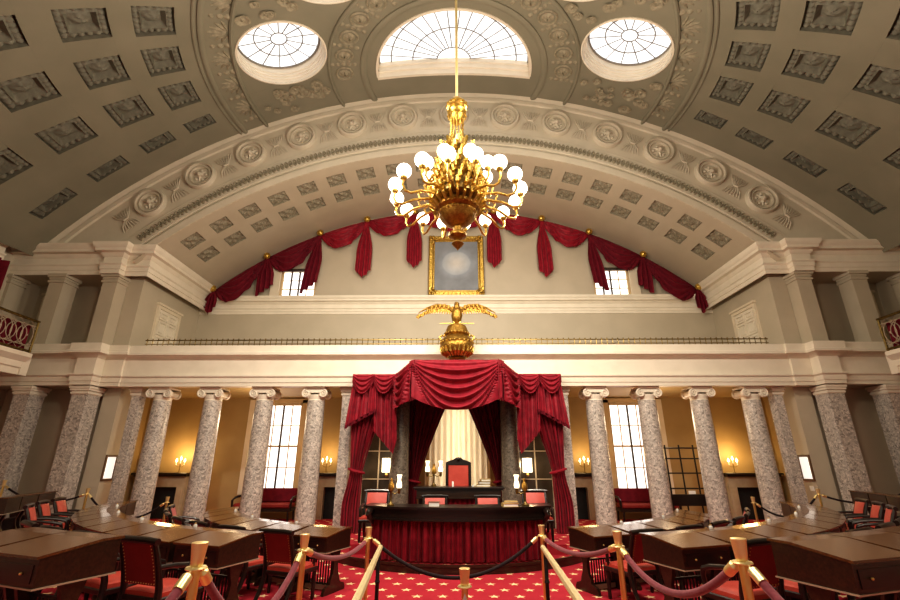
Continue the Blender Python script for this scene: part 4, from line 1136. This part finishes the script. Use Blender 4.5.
for s in (-1, 1):
    # glazed screen at the back of the dais with a shaded lamp
    x0, x1 = DX + s * 1.72, DX + s * 2.62
    t = thing('glazed_screen', 'dark glazed screen with pale bars behind the %s tied curtain' % SIDE[s], 'screen', ((x0 + x1) / 2, 13.4, .1), 0, 'glazed screens behind the dais')
    w = abs(x1 - x0) / 2
    mb = MB(); mb.box(-w, w, 0, .03, 0, 3.2); mb.build('glass', M['glassdark'], t, smooth=0)
    mb = MB()
    for x in (-w, -s * .0, w): mb.box(x - .016, x + .016, -.03, 0, 0, 3.2)
    for z in (.5, 1.22, 1.95, 2.7): mb.box(-w, w, -.03, 0, z - .014, z + .014)
    mb.build('glazing_bars', M['paleframe'], t, smooth=0)
    t = thing('wall_lamp', 'glowing square-shaded wall lamp at the %s back of the dais' % SIDE[s], 'lamp', (DX + s * 1.92, 13.2, 1.50), 0, 'shaded wall lamps')
    mb = MB(); mb.lathe([(.13, 0), (.13, .36)], 20); mb.build('lamp_shade', M['lampglass'], t)
    mb = MB(); mb.lathe([(.03, -.10), (.04, -.06), (.015, -.02), (.015, .05)], 10); mb.tube([(0, 0, -.06), (0, .12, -.06), (0, .17, -.04)], .015, 6); mb.build('bracket', M['brass'], t)

# ------------------------------------------------------------------ fireplaces, candelabra, benches, grille
def mantel(x, label):
    t = thing('fireplace', label, 'fireplace', (x, 15.5, .10), 0, 'stone fireplaces on the back wall'); w = .80 if abs(x) > 5 else .62
    mb = MB(); mb.box(-w - .08, w + .08, -.38, 0, 1.28, 1.34, .01); mb.box(-w - .03, w + .03, -.32, 0, 1.23, 1.28); mb.build('mantel_shelf', M['darkwood'], t, smooth=0)
    mb = MB(); mb.box(-w, w, -.24, 0, .92, 1.23); mb.box(-w, -w + .24, -.24, 0, 0, .92); mb.box(w - .24, w, -.24, 0, 0, .92)
    for s in (-1, 1): mb.box(s * (w - .12) - .07, s * (w - .12) + .07, -.26, -.24, .08, .86)
    mb.build('surround', M['mantel'], t, smooth=0)
    mb = MB(); mb.box(-w + .24, w - .24, -.05, -.02, 0, .92); mb.build('firebox', M['firebox'], t, smooth=0)
def candelabrum(x, label, z=1.44):
    t = thing('candelabrum', label, 'candelabrum', (x, 15.28, z), 0, 'lit candelabra on the mantels')
    mb = MB(); mb.lathe([(.05, 0), (.05, .015), (.02, .03), (.012, .06), (.012, .26), (.02, .28)], 12)
    for s in (-1, 0, 1): mb.tube([(0, 0, .18), (s * .07, 0, .17), (s * .13, 0, .22)], .008, 6); mb.lathe([(.02, .21), (.022, .225)], 8, (s * .13, 0, 0))
    mb.build('stand', M['bronze'], t)
    for s in (-1, 0, 1):
        z0 = .28 if s == 0 else .22
        mb = MB(); mb.lathe([(.012, z0), (.012, z0 + .09)], 8, (s * .13, 0, 0)); c = mb.build('candle', M['paper'], t)
        mb = MB(); mb.lathe([(.001, z0 + .09), (.028, z0 + .12), (.03, z0 + .15), (.012, z0 + .19), (.001, z0 + .22)], 10, (s * .13, 0, 0)); mb.build('flame', M['flame'], c)
for s in (-1, 1):
    mantel(s * 9.28, 'stone fireplace between the columns nearest the %s pier' % SIDE[s])
    mantel(s * 3.72, 'narrow stone fireplace behind the %s tied curtain' % SIDE[s])
    candelabrum(s * 8.35 if 0 else s * 8.75, 'lit candelabrum on the mantel nearest the %s pier' % SIDE[s])
    candelabrum(s * 9.75, 'lit candelabrum at the hidden outer end of the %s mantel' % SIDE[s])
    candelabrum(s * 4.08, 'lit candelabrum on the narrow mantel beside the %s curtain' % SIDE[s])
    t = thing('upholstered_bench', 'dark red upholstered bench under the %s tall window' % SIDE[s], 'bench', (s * WX, 14.95, .10), 0, 'red window benches')
    mb = MB(); mb.box(-.85, .85, -.30, .22, .36, .50, .04); mb.build('seat', M['leatherdark'], t)
    mb = MB(); mb.box(-.85, .85, .18, .30, .50, .90, .03); mb.build('backrest', M['velvetdark'], t)
    mb = MB(); mb.box(-.87, .87, -.32, .30, .28, .36); mb.build('frame', M['darkwood'], t, smooth=0)
    for sx in (-1, 1):
        mb = MB(); mb.tube([(sx * .86, -.28, .28), (sx * .88, -.3, .58), (sx * .88, -.1, .66), (sx * .88, .25, .68)], .035, 8); mb.build('arm', M['darkwood'], t)
        for sy in (-.27, .24): mb = MB(); mb.tube([(sx * .80, sy, .28), (sx * .82, sy, 0)], .03, 8); mb.build('leg', M['darkwood'], t)
t = thing('iron_grille', 'tall black iron grille with a wood board, between the right columns', 'grille', (6.25, 13.1, .10))
mb = MB()
for x in (-.52, -.14, .24, .62): mb.tube([(x, 0, 0), (x, 0, 2.1)], .022, 6)
for z in (2.02, 1.75, 1.38, 1.0): mb.tube([(-.62, 0, z), (.66, 0, z)], .018, 6)
mb.build('bars', M['black'], t)
mb = MB(); mb.box(-.60, .66, -.08, -.02, .58, .86, .01); mb.build('board', M['darkwood'], t)
tag(MB().box(-.09, .09, -.01, .01, 0, .08).build('white_card', M['paper'], loc=(6.25, 13.05, .965), smooth=0), 'white card standing on the board of the iron grille', 'card')
for s in (-1, 1):
    t = thing('document_frame', 'brown framed bright document on the %s pier' % SIDE[s], 'picture frame', (s * 9.2, 12.765, 1.62), 0, 'framed documents on the piers')
    mb = MB(); d0, d1 = -s * .0, -s * .035
    for (a, b, c, d) in ((-.22, -.172, -.32, .32), (.172, .22, -.32, .32), (-.172, .172, .268, .32), (-.172, .172, -.32, -.268)): mb.box(d0, d1, a, b, c, d)
    mb.build('frame', M['framewood'], t, smooth=0)
    mb = MB(); mb.box(-s * .004, -s * .012, -.172, .172, -.268, .268); mb.build('document', M['lit'], t, smooth=0)
mb = MB(); mb.box(-.006, .006, -.07, .07, -.06, .06, .002); mb.box(-.014, -.006, -.045, -.02, -.015, .015); mb.box(-.014, -.006, .02, .045, -.015, .015)
tag(mb.build('light_switch', M['paper'], loc=(9.192, 12.74, 1.12), smooth=0), 'white double switch plate below the right framed document', 'switch')

# ------------------------------------------------------------------ painting, urn, eagle
t = thing('framed_painting', 'gilt framed grey-blue painting hung high on the rear wall', 'painting', (DX + .02, 15.42, 8.60))
w, h, f = 1.02, 1.20, .17
mb = MB()
for (x0, x1, z0, z1) in ((-w, -w + f, -h, h), (w - f, w, -h, h), (-w, w, h - f, h), (-w, w, -h, -h + f)):
    mb.box(x0, x1, -.10, .05, z0, z1, .03)
for (x0, x1, z0, z1) in ((-w + f, -w + f + .05, -h + f, h - f), (w - f - .05, w - f, -h + f, h - f), (-w + f, w - f, h - f - .05, h - f), (-w + f, w - f, -h + f, -h + f + .05)):
    mb.box(x0, x1, -.05, .05, z0, z1, .01)
for sx in (-1, 1):
    for sz in (-1, 1):
        for k in range(5): mb.ball((sx * (w - .06 - .1 * (k % 3)), -.11, sz * (h - .06 - .1 * (k // 2))), .06, 8, 6)
for k in range(11):
    for sx in (-1, 1): mb.ball((sx * (w - .08), -.10, lerp(-.85, .85, k / 10)), .035, 6, 4)
    for sz in (-1, 1): mb.ball((lerp(-.75, .75, k / 10), -.10, sz * (h - .08)), .035, 6, 4)
mb.build('frame', M['gold'], t)
mb = MB(); mb.box(-w + f, w - f, -.02, .02, -h + f, h - f); mb.build('canvas', M['canvas'], t, smooth=0)

UX, UY, UZ = DX + .01, 11.42, 4.20
t = thing('gilded_urn', 'large gilded bulbous urn on top of the crimson canopy', 'urn', (UX, UY, UZ))
mb = MB(); mb.lathe([(.18, 0), (.22, .04), (.16, .08), (.20, .12), (.34, .18), (.41, .26), (.44, .36), (.42, .43), (.405, .45), (.42, .47), (.38, .54), (.31, .60), (.27, .64), (.30, .66), (.33, .69), (.31, .73), (.28, .80), (.24, .90), (.16, .94), (.001, .95)], 36)
mb.build('body', M['golddark'], t)
mb = MB()
for k in range(22):
    a = 2 * pi * k / 22
    mb.ball((.42 * cos(a), .42 * sin(a), .45), .03, 6, 4); mb.ball((.32 * cos(a), .32 * sin(a), .69), .025, 6, 4)
    mb.tube([(.24 * cos(a), .24 * sin(a), .10), (.38 * cos(a), .38 * sin(a), .20), (.44 * cos(a), .44 * sin(a), .31)], [.035, .045, .01], 6)
mb.build('relief_bands', M['gold'], t)
for s in (-1, 1):
    mb = MB(); mb.tube([(s * .30, 0, .50), (s * .42, 0, .54), (s * .44, 0, .62), (s * .38, 0, .66), (s * .34, 0, .63), (s * .30, 0, .68), (s * .26, 0, .70)], .03, 8); mb.build('handle', M['gold'], t)
t = thing('gilded_eagle', 'gilded eagle with spread wings perched on the urn', 'eagle statue', (UX, UY, UZ + .93))
mb = MB()
mb.tube([(0, .05, .02), (0, .0, .12), (0, -.02, .25), (0, -.02, .38), (0, .0, .47), (0, -.03, .55), (.0, -.06, .585)], [.07, .12, .15, .13, .08, .07, .045], 14)
mb.ball((0, -.04, .57), .07, 12, 8)
mb.tube([(.0, -.09, .58), (0, -.15, .565), (0, -.165, .535)], [.03, .02, .004], 6)
mb.build('body', M['golddark'], t)
for s in (-1, 1):
    mb = MB()
    mb.tube([(s * .10, .0, .42), (s * .30, .02, .54), (s * .55, .02, .56), (s * .80, .0, .47), (s * 1.02, -.02, .33)], [.06, .05, .045, .03, .01], 8)
    for k in range(17):
        q = k / 16; bx = lerp(.10, .98, q)
        bz = .44 + .14 * sin(pi * min(q * .95 + .12, 1)) - .16 * q * q
        L = lerp(.20, .30, sin(pi * q)) * (1 - .35 * q); an = lerp(.15, 1.05, q)
        tip = (s * (bx + L * sin(an) * .8), .0, bz - L * cos(an))
        mb.tube([(s * bx, .01 + .01 * (k % 2), bz), ((s * bx + tip[0]) / 2, .01, (bz + tip[2]) / 2), tip], [.03, .042, .012], 6, flat=.4)
        if k % 2 == 0: mb.tube([(s * bx, -.02, bz + .02), (s * (bx + .03), -.03, bz - .10)], [.03, .02], 6)
    mb.build('wing', M['golddark'], t)
    mb = MB(); mb.tube([(s * .06, -.03, .12), (s * .08, -.04, .04), (s * .09, -.08, 0)], [.05, .03, .015], 8)
    mb.tube([(s * .08, -.03, .03), (s * .25, -.04, .045), (s * .44, -.04, .04)], [.02, .016, .012], 6); mb.build('leg', M['gold'], t)
mb = MB(); mb.grid(lambda u, v: (lerp(-.10, .10, u) * (.5 + v), .06 + .08 * v, .12 - .16 * v), 6, 6); mb.build('tail', M['golddark'], t, solid=.02)

# ------------------------------------------------------------------ chandelier
CH = (DX, 6.0, 0)
t = thing('chandelier', 'great gilded chandelier with white globes hanging from the dome', 'chandelier', CH)
mb = MB(); mb.tube([(0, 0, 7.45), (0, 0, 12.12)], .022, 10); mb.lathe([(.15, 12.02), (.12, 12.1), (.02, 12.14)], 16); mb.build('rod', M['brasscap'], t)
mb = MB(); mb.lathe([(.02, 7.50), (.05, 7.46), (.09, 7.44), (.13, 7.38), (.16, 7.34), (.165, 7.27), (.14, 7.25), (.15, 7.21), (.16, 7.18), (.13, 7.12), (.14, 7.08), (.11, 7.02), (.08, 6.98), (.02, 6.97)], 24)
for k in range(14): a = 2 * pi * k / 14; mb.ball((.165 * cos(a), .165 * sin(a), 7.31), .025, 6, 4); mb.ball((.145 * cos(a), .145 * sin(a), 7.1), .022, 6, 4)
mb.build('crown', M['gold'], t)
mb = MB()
for k in range(12):
    a = 2 * pi * k / 12
    mb.tube([(.11 * cos(a), .11 * sin(a), 7.05), (.09 * cos(a), .09 * sin(a), 6.8), (.17 * cos(a), .17 * sin(a), 6.45)], .009, 5)
    for j in range(7): z = 7.0 - .08 * j; mb.ball(((.105 + .01 * (j > 4)) * cos(a), (.105 + .01 * (j > 4)) * sin(a), z), .014, 5, 4)
mb.build('chains', M['gold'], t)
mb = MB(); mb.lathe([(.06, 6.50), (.16, 6.46), (.12, 6.38), (.20, 6.30), (.24, 6.22), (.18, 6.12), (.24, 6.02), (.28, 5.92), (.22, 5.80), (.26, 5.72), (.34, 5.62), (.36, 5.52), (.28, 5.46)], 28)
mb.build('core', M['bronze'], t); mb = MB()
random.seed(3)
for j in range(9):
    z = 6.42 - .105 * j; rr = .20 + .018 * j; nn = 12 + j
    for k in range(nn):
        a = 2 * pi * (k + .5 * (j % 2)) / nn
        e = Vector((cos(a), sin(a), 0)); c = e * rr
        mb.tube([(c.x, c.y, z), (c.x + .07 * e.x, c.y + .07 * e.y, z + .02), (c.x + .10 * e.x, c.y + .10 * e.y, z + .075), (c.x + .06 * e.x, c.y + .06 * e.y, z + .10)], [.032, .028, .022, .01], 6)
        mb.ball((c.x + .03 * e.x, c.y + .03 * e.y, z - .03), .028, 6, 4)
mb.build('ornate_body', M['gold'], t)
mb = MB()
mb.lathe([(.28, 5.44), (.33, 5.38), (.335, 5.34), (.28, 5.30), (.29, 5.27), (.26, 5.20), (.20, 5.13), (.13, 5.08), (.07, 5.05), (.06, 5.0), (.10, 4.97), (.14, 4.94), (.13, 4.90), (.06, 4.86), (.04, 4.83), (.07, 4.81), (.09, 4.78), (.06, 4.74), (.02, 4.70), (.001, 4.67)], 32)
mb.build('bowl', M['golddark'], t)
mb = MB()
for k in range(24):
    a = 2 * pi * k / 24; e = Vector((cos(a), sin(a), 0))
    mb.tube([tuple(e * .30 + Vector((0, 0, 5.36))), tuple(e * .41 + Vector((0, 0, 5.44))), tuple(e * .40 + Vector((0, 0, 5.54)))], [.05, .045, .008], 6, flat=.5)
    mb.ball(tuple(e * .285 + Vector((0, 0, 5.27))), .022, 6, 4); mb.ball(tuple(e * .33 + Vector((0, 0, 5.35))), .02, 6, 4)
mb.build('leaf_collar', M['gold'], t)
def arm_at(a, R_, zg, zroot, sag, nm):
    e = Vector((cos(a), sin(a), 0)); P = lambda r, z: tuple(e * r + Vector((0, 0, z)))
    mb = MB(); zb = zg - .11
    mb.tube([P(.26, zroot), P(lerp(.26, R_, .3), zroot - sag * .25), P(lerp(.26, R_, .6), zroot - sag * .75), P(lerp(.26, R_, .82), zb - .20), P(R_ - .03, zb - .20), P(R_ + .015, zb - .12), P(R_, zb - .02)], [.026, .022, .019, .018, .018, .018, .02], 8)
    mb.tube([P(lerp(.26, R_, .45), zroot - sag * .5), P(lerp(.26, R_, .5), zroot - sag * .5 + .09), P(lerp(.26, R_, .38), zroot - sag * .3 + .12), P(lerp(.26, R_, .35), zroot - sag * .3 + .06)], [.016, .014, .012, .006], 6)
    mb.lathe([(.015, -.06), (.045, -.03), (.05, 0), (.035, .015)], 12, P(R_, zb + .01))
    ob = mb.build('arm', M['gold'], t)
    mb = MB(); mb.ball(P(R_, zg), .108, 18, 12); mb.build('globe', M['globe'], ob)
for k in range(16): arm_at(2 * pi * (k + .5) / 16 + .06, .95, 5.64, 5.50, .10, 'outer')
for k in range(8): arm_at(2 * pi * (k + .5) / 8, .50, 6.06, 5.85, -.02, 'inner')

# ------------------------------------------------------------------ light
def lamp(kind, loc, energy, col, size=.3, rot=None):
    l = bpy.data.lights.new('lamp', kind); l.energy = energy; l.color = col
    if kind == 'POINT': l.shadow_soft_size = size
    if kind == 'AREA': l.size = size
    o = bpy.data.objects.new('room_light', l); COL.objects.link(o); o.location = loc
    if rot: o.rotation_euler = rot
    return o
for s in (-1, 1):
    for o in (lamp('POINT', (s * 8.75, 15.0, 2.0), 34, (1, .66, .28), .2), lamp('POINT', (s * 4.08, 15.0, 2.0), 18, (1, .66, .28), .2)): o.data.specular_factor = .15
    lamp('POINT', (DX + s * 1.92, 12.95, 1.7), 9, (1, .75, .42), .10).data.specular_factor = .2
    lamp('POINT', (s * 6.0, 13.6, 2.9), 38, (1, .78, .50), .3).data.specular_factor = .1  # added fill behind the columns, no fixture of its own
for k in range(4): lamp('POINT', (CH[0] + 3.2 * cos(pi / 4 + pi / 2 * k), CH[1] + 3.2 * sin(pi / 4 + pi / 2 * k), 6.6), 440, (1, .90, .74), .35)
for s in (-1, 1):
    o = lamp('SPOT', (s * 3.0, 3.6, 9.6), 1200, (1, .92, .81))  # unseen spots added high up to brighten the dais front
    o.data.spot_size = R(100); o.data.spot_blend = 1.0; o.data.shadow_soft_size = .25
    o.rotation_euler = (Vector((s * 1.5, 12, 3.2)) - o.location).to_track_quat('-Z', 'Y').to_euler()
wd = bpy.data.worlds.new('world'); scene.world = wd; wd.use_nodes = True
bg = wd.node_tree.nodes['Background']; bg.inputs[0].default_value = (1, .90, .76, 1); bg.inputs[1].default_value = .34

# ------------------------------------------------------------------ camera
cam = bpy.data.cameras.new('camera'); co = bpy.data.objects.new('camera', cam); COL.objects.link(co)
cam.sensor_width = 36; cam.sensor_fit = 'HORIZONTAL'; cam.lens = 454 / 900 * 36; cam.clip_start = .05
co.location = (0, 0, 1.77); co.rotation_euler = (R(90 + 19.6), 0, R(.6)); scene.camera = co
scene.view_settings.view_transform = 'Standard'; scene.view_settings.look = 'Medium High Contrast'; scene.view_settings.exposure = 0.16
scene.cycles.use_denoising = True
scene.cycles.max_bounces = 6; scene.cycles.diffuse_bounces = 4; scene.cycles.sample_clamp_indirect = 4
